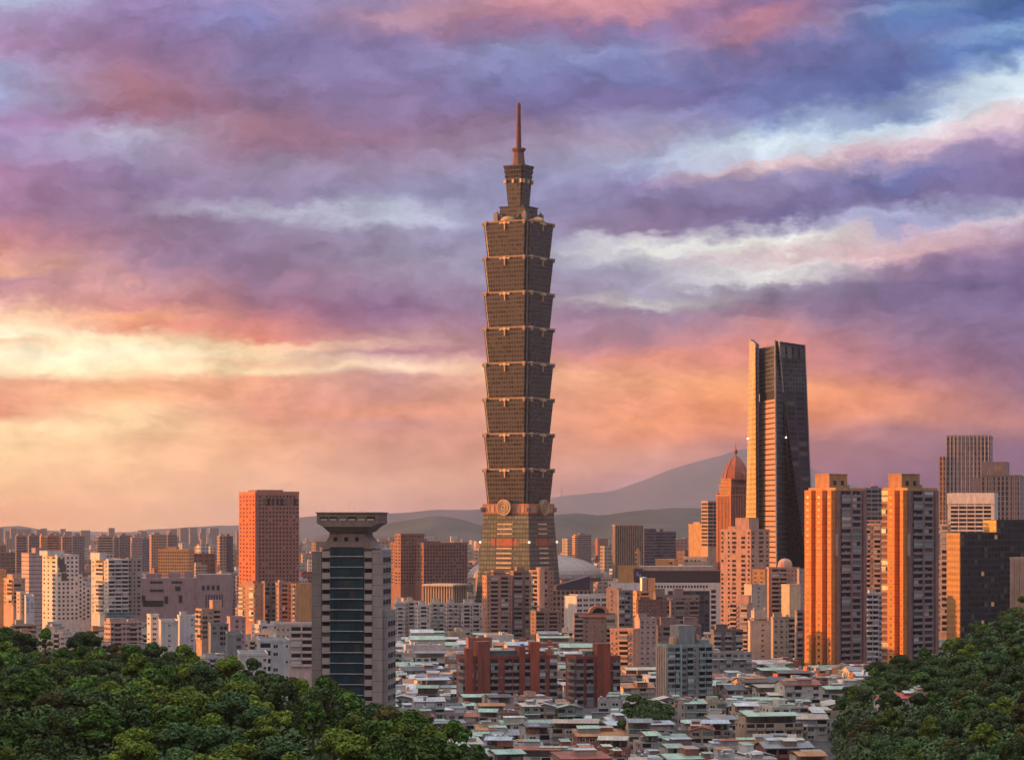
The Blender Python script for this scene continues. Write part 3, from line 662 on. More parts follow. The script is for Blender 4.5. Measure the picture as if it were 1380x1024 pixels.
# ------------------------------------------------------------------ grey office tower with a cantilevered top
def build_grey():
    D = 1000; m = D/F; (ox, oy), b_, w1, _ = site(420, 515, 527.5, D, -6.5); w2 = 22.
    X = lambda px: (px-420)/95*w1; Zp = lambda y: PZ(y, D)
    root = thing('office_tower', 'grey stone office tower with a dark glass front and a wide overhanging top floor', 'office tower', (ox, oy, 0), b_)
    st = facade((.235, .20, .19), (.12, .105, .10), 4.11, 2.3, .05, 1.0, .75, .75, .18); st2 = plain((.25, .21, .20), .8); pale = plain((.50, .42, .39), .75)
    zs = Zp(743); zr = Zp(741); step = 14.4*m
    b = MB(); b.box(0, X(433), 0, w2, 0, zs, 0, 1); b.box(X(433), X(502), .8, w2, 0, Zp(740), 0, 1); b.box(X(502), w1, 0, w2, 0, zr, 2, 1)
    # lower floors step out on the right wall
    b.box(w1, w1+1.9, 2., w2-1, 0, Zp(823), 2, 1)
    body = b.build('body', [st, ROOF, facade((.34, .29, .28), (.16, .135, .13), 4.11, 2.3, .05, 1.0, .75, .75, .18)], root, weld=False)
    # neck and sloped shoulders
    nx0, nx1 = X(444), X(493); sx0, sx1 = X(433), X(507)
    b = MB()
    zt, zb = Zp(716), Zp(739.5)
    P = [(sx0, .0), (sx1, .0), (sx1, w2-3), (sx0, w2-3)]; Q = [(nx0, .0), (nx1, .0), (nx1, w2-6), (nx0, w2-6)]
    b.prism(P, zb, Zp(722), 0, 0, True, pl2=Q); b.prism(Q, Zp(722), zt, 0, 0); neck = b.build('neck', [st2], root)
    for px in (452, 466.5, 481):
        for (y, s) in ((726.5, 1.4), (712, 2.4)):
            o = link('window', unit_pane(GL), neck); o.location = (X(px)-s/2, -.05 if y > 720 else -1.0, Zp(y)-.8); o.scale = (s, 1, 1.6)
    # overhanging deck
    dx0, dx1 = X(429), X(511); y0, y1 = -3.2, w2-3
    b = MB(); up = [(dx0, y0), (dx1, y0), (dx1, y1), (dx0, y1)]; lo = [(X(437), y0), (X(503), y0), (X(503), y1), (X(437), y1)]; lo2 = [(X(444), -1), (X(496), -1), (X(496), y1-2), (X(444), y1-2)]
    b.prism(lo2, Zp(717), Zp(709.5), 0, 0, True, pl2=lo); b.prism(lo, Zp(709.5), Zp(705), 0, 0, pl2=up); b.prism(up, Zp(705), Zp(691.5), 0, 1)
    deck = b.build('top_floor', [plain((.205, .17, .16), .8), ROOF], root)
    b = MB(); b.box(dx0-.4, dx1+.4, y0-.4, y1+.4, Zp(691.5), Zp(690), 0, 0, True); b.build('cornice', [plain((.20, .17, .165), .8)], deck)
    for i in range(6):
        o = link('window', unit_pane(GL), deck); o.location = (dx0+1.2+i*(dx1-dx0-2.0)/6, y0, Zp(701.5)); o.scale = (3.3, 1, 1.5)
        k_ = MB(); k_.box(0, 2.6, -.12, -.05, 0, .62, 0, bottom=True); q_ = k_.build('pale_pane', [pale], deck); q_.location = (dx0+1.5+i*(dx1-dx0-2.0)/6, y0, Zp(701.2))  # pale panel on each pane: the window's light is put into its colour
    for i in range(6):
        o = link('window', unit_pane(GL), deck); o.location = (dx1, y0+1+i*3.4, Zp(701.5)); o.scale = (2.6, 1, 1.5); o.rotation_euler = (0, 0, math.pi/2)
    for (f, hh) in ((.05, 1.2), (.2, .8), (.37, 2.2), (.48, 4.6), (.57, 2.0), (.7, .9)):
        b = MB(); x = dx0+(dx1-dx0)*f; b.tube((x, 2, Zp(690)), (x, 2, Zp(690)+hh), .09, .05, 5); b.tube((x-.7, 2, Zp(690)+hh*.8), (x+.7, 2, Zp(690)+hh*.8), .05, .05, 4); b.build('antenna', [METAL], deck)
    # glass front
    b = MB(); gx0, gx1 = X(445), X(490); b.box(gx0, gx1, -.15, .75, 0, Zp(737), 0, 1)
    gl = facade((.012, .025, .034), (.045, .095, .125), step, 2.1, .86, .94, .3, .15, .1, gmetal=.5); cw = b.build('glass_front', [gl, ROOF], root)
    k = 0; y = Zp(750)
    while y > 25:
        b = MB(); b.box(gx0, gx1, -.45, -.15, y, y+.28, 0, bottom=True); b.build('floor_band', [plain((.42, .46, .48), .5)], cw); y -= step
    # window strips and blind strips, stone either side
    jobs = []
    um = unit_pane(GL); z = Zp(757)
    while z > 30:
        for (a, c) in ((433.5, 444.5), (490.6, 501.5)):
            jobs.append(('window', um, (X(a)+.2, .8, z), 0, (X(c)-X(a)-.4, 1, 1.55)))
            jobs.append(('spandrel', unit_spandrel(), (X(a), .8, z+1.62), 0, (X(c)-X(a), 1, step-1.7)))
        off = 1.9 if z < Zp(823)-4 else 0.
        for g in range(3):
            jobs.append(('window', unit_pane(glass((.012, .012, .015), .6, .1)), (w1+off, 2.8+g*6.2, z-.2), math.pi/2, (4.9, 1, 1.9)))
        z -= step
    place_parts(root, jobs)
def unit_spandrel():
    if 'sp' not in _unit:
        b = MB(); b.box(0, 1, -.55, .02, 0, 1, 0, bottom=True); _unit['sp'] = b.mesh('spandrel', [plain((.38, .31, .29), .75)])
    return _unit['sp']
build_grey()

# ------------------------------------------------------------------ the white arena dome behind the skyscraper
def build_dome():
    D = 3300; cx = PX(722, D); rx = 93*D/F; h = PZ(746, D)
    root = thing('arena_dome', 'wide white shell dome of an arena behind the base of the tallest skyscraper', 'dome', (cx, D+60, 0))
    b = MB(); n, k = 48, 10
    P = lambda i, j: (rx*math.cos(2*math.pi*i/n)*math.cos(j/k*math.pi/2), 70*math.sin(2*math.pi*i/n)*math.cos(j/k*math.pi/2), 34+(h-34)*math.sin(j/k*math.pi/2))
    for i in range(n):
        for j in range(k):
            b.poly([P(i, j), P(i+1, j), P(i+1, j+1), P(i, j+1)] if j < k-1 else [P(i, j), P(i+1, j), P(i, k)])
    sh = b.build('shell', [plain((.36, .30, .29), .5, .1, .12)], root)
    b = MB()
    for i in range(n): 
        p, q = P(i, 0), P(i+1, 0); b.poly([(p[0]*.97, p[1]*.97, 0), (q[0]*.97, q[1]*.97, 0), (q[0]*.97, q[1]*.97, 34), (p[0]*.97, p[1]*.97, 34)])
    b.build('drum', [plain((.36, .3, .29), .7)], root)
    for i in range(0, n, 2):
        b = MB()
        for j in range(k-2): b.tube(P(i, j), P(i, j+1), .7, .7, 4)
        b.build('shell_rib', [plain((.46, .4, .38), .5)], sh)
build_dome()

# ------------------------------------------------------------------ ground, hills and mountains
def interp(tab, x):
    if x <= tab[0][0]: return tab[0][1]
    for (a, b), (c, d) in zip(tab, tab[1:]):
        if x <= c: return b+(d-b)*(x-a)/(c-a)
    return tab[-1][1]
def smooth(a, b, x):
    t = max(0., min(1., (x-a)/(b-a))); return t*t*(3-2*t)
def fbm(x, y, s, o=4): return mnoise.fractal(Vector((x*s, y*s, 3.7)), 1.0, 2.0, o)
EDGE = [(-400, 1500), (-120, 1150), (0, 985), (130, 950), (200, 900), (290, 800), (420, 680), (540, 575), (650, 480), (720, 400), (900, 370), (1400, 360)]
NEAR = [(-50, 103), (0, 101), (60, 88), (150, 73), (300, 58), (420, 55), (600, 56), (2000, 57)]
def left_hill(x, y):
    px = pxof(x, max(y, 120.))
    d = interp(EDGE, px)-y
    z = interp(NEAR, y)+fbm(x, y, .012)*4.5
    off = -(x+y*.197+28)                                  # unseen spur added left of the view to shade the hill and town
    z += 62*smooth(0, 170, off)*smooth(150, 420, y)
    z *= smooth(-95, 5, d)
    if off > 0: z = max(z, (105+fbm(x, y, .01)*6)*smooth(0, 150, off)*smooth(1650, 1350, y)*smooth(300, 700, y))  # added ridge out of view, shading the low town
    return z-1.5
RIDGE = [(1130, 14), (1150, 24), (1180, 31), (1250, 35), (1290, 44), (1340, 55), (1380, 60), (1480, 78), (1700, 90)]
def right_hill(x, y):
    px = pxof(x, max(y, 200.))
    b = interp([(500, 1190), (700, 1172), (1000, 1160), (1250, 1140)], y)
    t = (y-650)/(1250-650)
    z = (30+min(14, max(0, px-1200)*.04))*(1-smooth(0, 1, t)) + interp(RIDGE, px)*smooth(0, 1, t)
    z += fbm(x, y, .02)*3
    z *= smooth(-9, 2, (px-b)*y/F)*smooth(1390, 1255, y)*smooth(480, 660, y)
    return z-1.5
def grid_mesh(name, fn, x0, x1, y0, y1, s, mt, cut=-1.2):
    nx, ny = int((x1-x0)/s), int((y1-y0)/s)
    V = [(x0+i*s, y0+j*s, fn(x0+i*s, y0+j*s)) for j in range(ny+1) for i in range(nx+1)]
    Fc = []
    for j in range(ny):
        for i in range(nx):
            q = (j*(nx+1)+i, j*(nx+1)+i+1, (j+1)*(nx+1)+i+1, (j+1)*(nx+1)+i)
            if max(V[k][2] for k in q) > cut: Fc.append(q)
    me = bpy.data.meshes.new(name); me.from_pydata(V, [], Fc); me.materials.append(mt)
    me.polygons.foreach_set('use_smooth', [True]*len(Fc))
    return structure(link(name, me))
def ground_mat(c1, c2, s):
    m, N, b = mat('ground'); tc = N.n('ShaderNodeTexCoord').outputs['Object']
    f = N.noise(tc, s, 8, .65); setp(N, b, N.mix(N.mr(f, .35, .65), (*c1, 1), (*c2, 1)), .95, 0, .2); return m
soil = ground_mat((.012, .020, .010), (.035, .042, .018), .15)
gm_, N_, b_ = mat('city_ground'); tc_ = N_.n('ShaderNodeTexCoord').outputs['Object']
v_ = N_.n('ShaderNodeTexVoronoi'); N_.put(v_.inputs['Vector'], tc_); v_.inputs['Scale'].default_value = .035
f_ = N_.noise(tc_, .05, 8, .7)
cg = N_.mix(.88, v_.outputs['Color'], (.5, .5, .5, 1)); cg = N_.mix(1.0, cg, (.22, .20, .20, 1), 'MULTIPLY')
cg = N_.mix(N_.mr(f_, .5, .62), cg, (.035, .05, .03, 1)); setp(N_, b_, cg, .95, 0, .2)
g = MB(); g.poly([(-7100, -150, 0), (7100, -150, 0), (7100, 31300, 0), (-7100, 31300, 0)]); structure(g.build('ground', [gm_]))
structure(grid_mesh('hill', left_hill, -560, 330, -60, 1700, 7., soil))
structure(grid_mesh('hill', right_hill, 60, 560, 440, 1400, 6., soil))
def mountain(D, prof, depth, c1, c2, xs=(-7000, 7000), rough=.13):
    # rough gullied ridge
    def fn(x, y):
        px = pxof(x, D); top = max(0., PZ(interp(prof, px), D))
        t = (y-D)/depth
        k = max(0., 1-abs(t))**1.25
        ns = mnoise.fractal(Vector((x*.0022, y*.0022, D*.001)), 1.0, 2.1, 6)
        return top*k*(1+rough*ns*(1 if abs(t) > .08 else .45))+ns*9*k-3
    return grid_mesh('mountain', fn, xs[0], xs[1], D-depth, D+depth, D/260, ground_mat(c1, c2, .004), -2)
mountain(28000, [(-200, 706), (0, 712), (200, 718), (320, 712), (420, 702), (560, 700), (700, 690), (745, 670), (790, 663), (830, 658), (855, 648), (880, 640), (915, 627), (945, 617), (985, 604), (1015, 600), (1060, 612), (1120, 640), (1200, 668), (1380, 690), (1700, 690)], 2200, (.07, .075, .10), (.10, .105, .125), rough=.07)  # far ridge: blue-mauve distance haze is put into the ground colour
mountain(19000, [(-200, 700), (0, 709), (30, 708), (60, 714), (140, 722), (200, 713), (262, 709), (330, 706), (400, 697), (470, 690), (540, 690), (590, 686), (650, 684), (720, 690), (800, 705), (900, 715), (1380, 715)], 1600, (.055, .06, .08), (.09, .095, .11), (-5800, 5800), .11)  # middle ridge: a weaker haze tint in the ground colour
mountain(11000, [(-100, 760), (380, 757), (430, 722), (480, 712), (520, 705), (560, 698), (590, 694), (620, 696), (660, 707), (690, 704), (740, 692), (775, 691), (800, 694), (830, 689), (870, 684), (910, 681), (960, 682), (1010, 684), (1100, 690), (1250, 700), (1420, 705)], 1200, (.035, .045, .042), (.08, .088, .08), (-2300, 3300), .13)
for px in (757,):                                         # lattice mast on the far ridge
    D = 26600; b = MB(); x = PX(px, D)
    for dx in (-15, 15): b.tube((x+dx, D, PZ(672, D)), (x, D, PZ(657, D)), 3.2, 1.8, 4)
    b.tube((x, D, PZ(660, D)), (x, D, PZ(655, D)), 2, 1, 4)
    for k in range(4): b.tube((x-7+k*2, D, PZ(667-k*2.4, D)), (x+7-k*2, D, PZ(667-k*2.4, D)), 1, 1, 4)
    tag(b.build('radio_mast', [METAL]), 'lone lattice radio mast on the far hazy mountain ridge', 'mast')

# ------------------------------------------------------------------ air
def build_haze():
    b = MB(); b.box(-7200, 7200, -200, 31500, -2.5, 1150, 0, 0, True)
    m = bpy.data.materials.new('haze'); m.use_nodes = True; t = m.node_tree; t.nodes.clear(); N = NT(t)
    v = N.n('ShaderNodeVolumePrincipled'); v.inputs['Color'].default_value = (.94, .93, 1.0, 1); v.inputs['Density'].default_value = 2.2e-5
    v.inputs['Anisotropy'].default_value = .66
    o = N.n('ShaderNodeOutputMaterial'); t.links.new(v.outputs[0], o.inputs['Volume'])
    h = b.build('haze', [m]); h['kind'] = 'stuff'
build_haze()

# ------------------------------------------------------------------ trees
def leaf_mat(c1, c2, c3):
    m, N, b = mat('leaves'); tc = N.n('ShaderNodeTexCoord').outputs['Object']
    oi = N.n('ShaderNodeObjectInfo').outputs['Random']
    f = N.noise(tc, .55, 3, .6); wn = N.n('ShaderNodeTexWhiteNoise', noise_dimensions='3D'); ad = N.n('ShaderNodeVectorMath', operation='SNAP'); N.put(ad.inputs[0], tc); ad.inputs[1].default_value = (.6, .6, .6); N.put(wn.inputs['Vector'], ad.outputs[0])
    c = N.mix(N.mr(f, .35, .65), (*c1, 1), (*c2, 1)); c = N.mix(N.m('MULTIPLY', N.m('GREATER_THAN', wn.outputs['Value'], .66), .85), c, (*c3, 1))
    k = N.mr(oi, 0, 1, .62, 1.35); c = N.mix(1.0, c, N.xyz(k, k, N.m('MULTIPLY', k, .95)), 'MULTIPLY')
    setp(N, b, c, .65, 0, .25); return m
BARK = plain((.09, .07, .055), .9)
def crown_mesh(seed, r, h, lobes, mt, n=1500, flat=.75, leaf=.5):
    q = random.Random(seed); V = []; Fc = []
    L = []
    for i in range(lobes):
        a = q.uniform(0, 6.283); rr = r*.72*math.sqrt(q.random()); t = q.random()
        L.append((rr*math.cos(a), rr*math.sin(a), h*(.36+.48*t*(1-rr/r*.55)), r*q.uniform(.20, .46)))
    L.append((0, 0, h*.72, r*.45))
    w = [l[3]**2 for l in L]
    for i in range(n):
        l = q.choices(L, w)[0]
        u = q.uniform(-.45, 1); a = q.uniform(0, 6.283); s = math.sqrt(max(0, 1-u*u)); rad = l[3]*(1-.35*q.random()**2.5)
        d = Vector((s*math.cos(a), s*math.sin(a), u))
        c = Vector(l[:3]) + Vector((d.x*rad, d.y*rad, d.z*rad*flat))
        nrm = (d + Vector((q.gauss(0, .45), q.gauss(0, .45), q.gauss(.25, .4)))).normalized()
        t1 = nrm.orthogonal().normalized(); ang = q.uniform(0, 6.283)
        t2 = nrm.cross(t1); e1 = t1*math.cos(ang)+t2*math.sin(ang); e2 = nrm.cross(e1)
        sz = leaf*q.uniform(.55, 1.25); b0 = len(V)
        bend = nrm*sz*.25
        V += [c-e1*sz-bend, c-e2*sz*.55, c+e1*sz-bend, c+e2*sz*.55]; Fc.append((b0, b0+1, b0+2, b0+3))
    me = bpy.data.meshes.new('crown'); me.from_pydata([tuple(v) for v in V], [], Fc); me.materials.append(mt)
    return me
def trunk_mesh(seed, r, h):
    q = random.Random(seed); b = MB(); lean = Vector((q.uniform(-.5, .5), q.uniform(-.5, .5), 0))
    t = Vector((0, 0, h*.45))+lean; b.tube((0, 0, -1.5), tuple(t), .32, .2, 7)
    for i in range(5):
        a = q.uniform(0, 6.283); p = t*q.uniform(.6, 1.); e = Vector((r*.6*math.cos(a), r*.6*math.sin(a), h*q.uniform(.6, .85)))
        b.tube(tuple(p), tuple(e), .13, .04, 5)
    me = b.mesh('trunk', [BARK]); return me
LM = [leaf_mat((0.029, 0.090, 0.010), (0.058, 0.142, 0.015), (0.146, 0.241, 0.034)),        # deep green
      leaf_mat((0.065, 0.125, 0.009), (0.107, 0.172, 0.012), (0.232, 0.275, 0.034)),       # yellow green
      leaf_mat((0.024, 0.060, 0.014), (0.045, 0.090, 0.021), (0.095, 0.146, 0.043)),       # dull dark
      leaf_mat((0.073, 0.073, 0.022), (0.107, 0.103, 0.029), (0.138, 0.120, 0.039)),        # brownish
      leaf_mat((0.034, 0.090, 0.028), (0.060, 0.129, 0.039), (0.103, 0.181, 0.060))]         # cool grey green
KINDS = []
for i, (r, h, lb, mi, n, fl) in enumerate([(4.8, 12, 12, 0, 1500, .8), (5.4, 11, 14, 0, 1700, .7), (4.6, 12.5, 11, 1, 1500, .8), (5.2, 11.5, 14, 1, 1700, .7), (4.4, 13, 9, 2, 1300, .9), (5.6, 10.5, 15, 2, 1700, .62), (4.2, 10.5, 10, 3, 1200, .75), (4.8, 11.5, 12, 4, 1500, .8), (3.6, 13.5, 7, 0, 900, 1.), (5.0, 11, 13, 2, 1500, .75)]):
    KINDS.append((crown_mesh(100+i, r, h, lb, LM[mi], int(n*1.75), fl), trunk_mesh(200+i, r, h), r, h, mi))
TONE = ['deep green', 'yellow-green', 'dull dark green', 'brownish', 'grey-green']
TREES = []
def add_tree(x, y, z, kind, s, zone):
    cm, tm, r, h, mi = KINDS[kind]
    t = thing('tree', '', 'tree', (x, y, z), rnd.uniform(0, 6.283)); t.scale = (s*rnd.uniform(1., 1.25), s*rnd.uniform(1., 1.25), s)
    link('trunk', tm, t); link('crown', cm, t)
    TREES.append((t, zone, mi, s, pxof(x, y), pyof(z+h*s*.8, y))); return t
def plant_left():
    pts = []; q = random.Random(11)
    y = 395.
    while y < 985:
        lim = interp([(a, b) for b, a in reversed(EDGE)], y)           # right limit in px at this depth
        px = -15 + q.uniform(0, 30)
        step = 8.6*F/y
        while px < lim+6:
            D = y+q.uniform(-9, 9); p = px+q.uniform(-.3, .3)*step; x = PX(p, D)
            if interp(EDGE, p) > D-12:
                # patches of one kind
                f = fbm(x, D, .02)+.35*q.uniform(-1, 1); mound = smooth(340, 120, abs(p-250))*smooth(800, 640, D)
                if f+.5*mound > .45: k = q.choice([2, 3, 3, 7])
                elif f > .1: k = q.choice([0, 1, 7, 2])
                elif f > -.25: k = q.choice([0, 1, 4, 9, 8])
                else: k = q.choice([4, 5, 9, 6, 0])
                if p < 130 and D < 620 and q.random() < .5: k = q.choice([5, 6, 9])
                pts.append((x, D, k, q.uniform(.8, 1.22)))
            px += step*q.uniform(.85, 1.25)
        y += 20+ (y-395)*.06
    for x, D, k, s in pts: add_tree(x, D, left_hill(x, D)-.3, k, s*(1.0 if D < 700 else .9), 'left')
def plant_right():
    q = random.Random(5); y = 660.
    while y < 1270:
        b = interp([(500, 1190), (700, 1172), (1000, 1160), (1250, 1140)], y); step = 9.4*F/y; px = b+q.uniform(0, 12)
        while px < 1400:
            D = y+q.uniform(-10, 10); p = px+q.uniform(-.3, .3)*step; x = PX(p, D)
            if not (1135 < p < 1262 and 1005 < D < 1068):
                z = right_hill(x, D)
                f = fbm(x, D, .015)+.3*q.uniform(-1, 1)
                k = q.choice([2, 5, 6, 9]) if (f > .3 or (D > 1150 and p > 1270 and q.random() < .45)) else (q.choice([4, 5, 7, 9]) if f > -.1 else q.choice([4, 5, 9, 5, 0, 8]))
                add_tree(x, D, z-.3, k, q.uniform(.74, 1.1), 'right')
            px += step*q.uniform(.85, 1.3)
        y += 25 + (y-660)*.03
plant_left(); plant_right()
for (px, D, k, s) in [(436, 655, 8, 1.15), (462, 640, 8, .95), (612, 500, 8, 1.0), (643, 470, 8, .8), (657, 462, 8, .7), (8, 950, 0, 1.25), (25, 940, 4, 1.1), (120, 930, 4, 1.1)]:
    add_tree(PX(px, D), D, left_hill(PX(px, D), D)-.3, k, s, 'left')
for (px, D, k, s) in [(1168, 690, 4, .8), (1160, 760, 9, .85), (1156, 830, 0, .8), (1150, 900, 5, .8), (1146, 960, 9, .75), (1140, 1110, 4, .9), (1135, 1180, 9, .9), (1172, 620, 0, .9)]:
    add_tree(PX(px, D), D, max(0, right_hill(PX(px, D), D))-.3, k, s, 'right')
def undergrowth(name, fn, x0, x1, y0, y1, n, test):
    q = random.Random(3); V = []; Fc = []; k = 0
    while k < n:
        x, y = q.uniform(x0, x1), q.uniform(y0, y1)
        if not test(x, y): continue
        z = fn(x, y)
        if z < .3: continue
        k += 1
        hgt = q.uniform(1.5, 4.5); rr = q.uniform(1.2, 2.6)
        for i in range(14):
            d = Vector((q.gauss(0, 1), q.gauss(0, 1), abs(q.gauss(0, 1)))).normalized(); c = Vector((x, y, z))+Vector((d.x*rr, d.y*rr, d.z*hgt))
            n_ = (d+Vector((q.gauss(0, .4), q.gauss(0, .4), .3))).normalized(); e1 = n_.orthogonal().normalized(); e2 = n_.cross(e1); s = q.uniform(.5, 1.0)
            b0 = len(V); V += [c-e1*s, c-e2*s*.6, c+e1*s, c+e2*s*.6]; Fc.append((b0, b0+1, b0+2, b0+3))
    me = bpy.data.meshes.new(name); me.from_pydata([tuple(v) for v in V], [], Fc); me.materials.append(LM[2])
    o = link(name, me); o['kind'] = 'stuff'
undergrowth('undergrowth', left_hill, -280, 30, 380, 1080, 4200, lambda x, y: -60 < pxof(x, y) < 700 and y < interp(EDGE, pxof(x, y))+40)
undergrowth('undergrowth', right_hill, 60, 330, 560, 1330, 4600, lambda x, y: 1126 < pxof(x, y) < 1430 and not (1130 < pxof(x, y) < 1262 and 1000 < y < 1072))
print('trees', len(TREES))

# ------------------------------------------------------------------ the named buildings of the skyline, one by one
OCC = [(418, 531, 980, 1035, 1010, 740), (645, 762, 2430, 2540, 800, 690), (998, 1106, 2235, 2370, 800, 465), (960, 1008, 2585, 2640, 735), (628, 820, 3230, 3440, 782), (570, 636, 2440, 2490, 802), (742, 800, 2290, 2335, 815)]
#                                   # footprints already built on: (px0, px1, D0, D1)
def H(name, label, cat, pxs, D, beta, ytop, ybot, fpx, front, side, wall, **k):
    r = tower(name, label, cat, pxs, D, beta, ytop, ybot, fpx, front, side, wall, **k)
    root, w1, w2, h = r; c, s = math.cos(root.rotation_euler.z), math.sin(root.rotation_euler.z)
    P = [(root.location.x+x*c-y*s, root.location.y+x*s+y*c) for x, y in ((0, 0), (w1, 0), (w1, w2), (0, w2))]
    OCC.append((min(pxof(*p) for p in P)-2, max(pxof(*p) for p in P)+2, min(p[1] for p in P)-6, max(p[1] for p in P)+6, ybot, ytop))
    return r
AB, OB, TW, BLK = 'apartment block', 'office building', 'residential tower', 'building'
rose = (.44, .19, .13); peach = (.48, .31, .24); orange = (.60, .32, .14); cream = (.56, .48, .41); white = (.60, .57, .56); grey = (.32, .29, .29); brick = (.26, .075, .055); brown = (.27, .17, .14); mauve = (.34, .25, .26); stone = (.40, .34, .31); teal = (.26, .31, .31)
# ---- left of the tall skyscraper
r, w1, w2, h = H('trade_tower', 'tall rose-brown slab tower with a glowing orange left wall and gridded front', OB, (322, 344, 403), 2700, 22, 662, 792, 5.35, 'S'+'N'*12, 'NNNNN', (.33, .17, .155), parapet=3, win=(.62, .62), framed=False, cornice=plain((.44, .2, .15)), bits=(('house', .12, .72, 4.5),), frame=plain((.48, .18, .11)))
b = MB(); b.box(-.05, 0, 0, w2, 0, h-3.4, 0, 0); b.build('side_wall', [plain((.54, .15, .065), .8, 0, .15)], r)  # thin sheet over the left wall, low sun's orange put into its colour
for i in range(8):
    o = link('window', unit_pane(GL), r); o.location = (w1*(.17+i*.1), -.05, PZ(681, 2700)); o.scale = (w1*.07, 1, 7.6)
r, w1, w2, h = H('grand_hotel', 'broad rose-brown hotel slab with rows of small dark windows, right of the grey tower', 'hotel', (526, 571, 630), 2600, 36, 731, 788, 4.5, 'N'*15, 'N'*10, (.26, .145, .125), win=(.62, .6), framed=False, parapet=2, bits=(('house', -.0, .25, 5), ('house', .3, .55, 3), ('mast', .5, .5, 7)), frame=plain((.3, .18, .15)), sidewin=(.62, .55))
H('hotel_wing', 'low set-back corner wing on the left end of the rose-brown hotel', 'hotel', (532, 540, 572), 2605, 30, 719, 788, 4.5, 'N'*9, 'NN', (.28, .155, .13), framed=False)
def build_colonnade():
    D = 2450; (ox, oy), b_, w1, w2 = site(573, 610, 632, D, -30); h = PZ(787, D)
    t = thing('colonnade_hall', 'low pale hall with wide flat roof over many columns, below the rose-brown hotel', 'hall', (ox, oy, 0), b_)
    b = MB(); b.box(1.5, w1-1.5, 1.5, 28, 0, h-2, 0, 0); b.build('body', [plain(brown)], t)
    b = MB(); b.box(-2, w1+2, -2, 30, h-2, h, 0, 0, True); b.build('roof', [plain((.52, .44, .36))], t)
    cm = MB(); cm.box(-.5, .5, -.5, .5, 0, h-2, 0); cm = cm.mesh('column', [plain((.54, .44, .34))])
    for i in range(11): o = link('column', cm, t); o.location = (.6+i*(w1-1.2)/10, .3, 0)
    for i in range(6): o = link('column', cm, t); o.location = (w1-.4, 3+i*4.4, 0)
build_colonnade()
for i, (a, c, e, y, D, cc, lab) in enumerate([
    (530, 533, 546, 811, 2250, white, 'narrow white apartment tower just right of the grey stone office tower'), (545, 548, 561, 810, 2256, cream, 'second cream-white apartment tower in the pale row below the hotel'),
    (559, 563, 579, 815, 2240, white, 'white apartment tower with dark balconies, third in the pale row below the hotel'), (578, 581, 600, 812, 2262, cream, 'broad cream apartment tower in the middle of the pale row below the hotel'),
    (599, 602, 619, 813, 2245, (.5, .44, .42), 'greyish apartment tower with recessed bays, fifth in the pale row below the hotel'), (617, 621, 650, 813, 2250, white, 'widest pale apartment tower, at the right end of the row, beside the salmon pair')]):
    H('apartment_tower', lab, AB, (a, c, e), D, 16, y, 866, 5.3, 'NBN' if e-c < 17 else 'NBNBN', 'N', cc, group='pale apartment towers below the hotel', bits=(('house', .2, .62, 4.2),), framed=False, bal=plain((.5, .46, .45)))
# salmon pair in front of the tall skyscraper
sal = (.42, .25, .20)
H('salmon_tower', 'salmon apartment tower with round roof openings, left half of the pair below the tallest skyscraper', AB, (650, 656, 690), 2210, 18, 775, 862, 5.9, 'NBPBN', 'NN', sal, bits=(('frame', .05, .95, 3.2), ('house', .3, .75, 5)), group='salmon apartment pair', bal=plain((.30, .25, .25)))
H('salmon_tower', 'brown stepped apartment tower with dark balconies, in the middle of the salmon pair', AB, (687, 692, 719), 2225, 18, 769, 862, 5.9, 'BPB', '', (.30, .19, .16), bits=(('house', .2, .6, 4),), group='salmon apartment pair', bal=plain((.32, .27, .27)))
r, w1, w2, h = H('salmon_tower', 'brown apartment tower with a round corner turret, right half of the salmon pair', AB, (713, 726, 746), 2200, 28, 768, 862, 5.9, 'BPN', 'NB', (.34, .21, .17), bits=(('house', .3, .8, 3),), group='salmon apartment pair', bal=plain((.30, .26, .27)))
b = MB(); b.tube((1.5, -1.2, 0), (1.5, -1.2, h+1.5), 3.2, 3.2, 16); b.build('corner_turret', [plain(peach)], r)
H('brown_block', 'lower brown apartment block standing before the right half of the salmon pair', AB, (715, 722, 757), 2120, 18, 823, 858, 5.6, 'BNBN', 'N', (.26, .18, .16), bits=(('house', .2, .5, 3),))
def build_wedge():
    D = 2300; (ox, oy), b_, w1, w2 = site(749, 750, 796, D, 4); h = lambda y: PZ(y, D)
    t = thing('wedge_roofed_hall', 'brown gridded hall under a dark glass roof that slants up to the right', 'hall', (ox, oy, 0), b_)
    b = MB(); b.box(-4, w1, 0, 26, 0, h(795), 0, 0); b.build('body', [facade((.33, .19, .15), (.05, .035, .035), 5, 4, .6, .62)], t)
    b = MB(); P = [(0, .6, h(795)+.02), (w1-.6, .6, h(795)+.02), (w1-.6, .6, h(776)), (0, .6, h(789))]; Q = [(x, 25., z) for x, y, z in P]
    b.poly(P); b.poly([Q[1], Q[0], Q[3], Q[2]]); b.poly([P[3], P[2], Q[2], Q[3]]); b.poly([P[1], Q[1], Q[2], P[2]]); b.poly([Q[0], P[0], P[3], Q[3]])
    b.build('slanted_roof', [glass((.03, .028, .04), .35)], t)
build_wedge()
H('white_slab', 'plain white low block with a pale blank end wall and a thin flat roof', BLK, (760, 777, 818), 2180, 32, 803, 850, 7, 'HW'.replace('H', 'V')+'VVV', '', white, roofm=plain((.5, .48, .46)), win=(.9, .5), bits=(('frame', .1, .98, 1.6),))
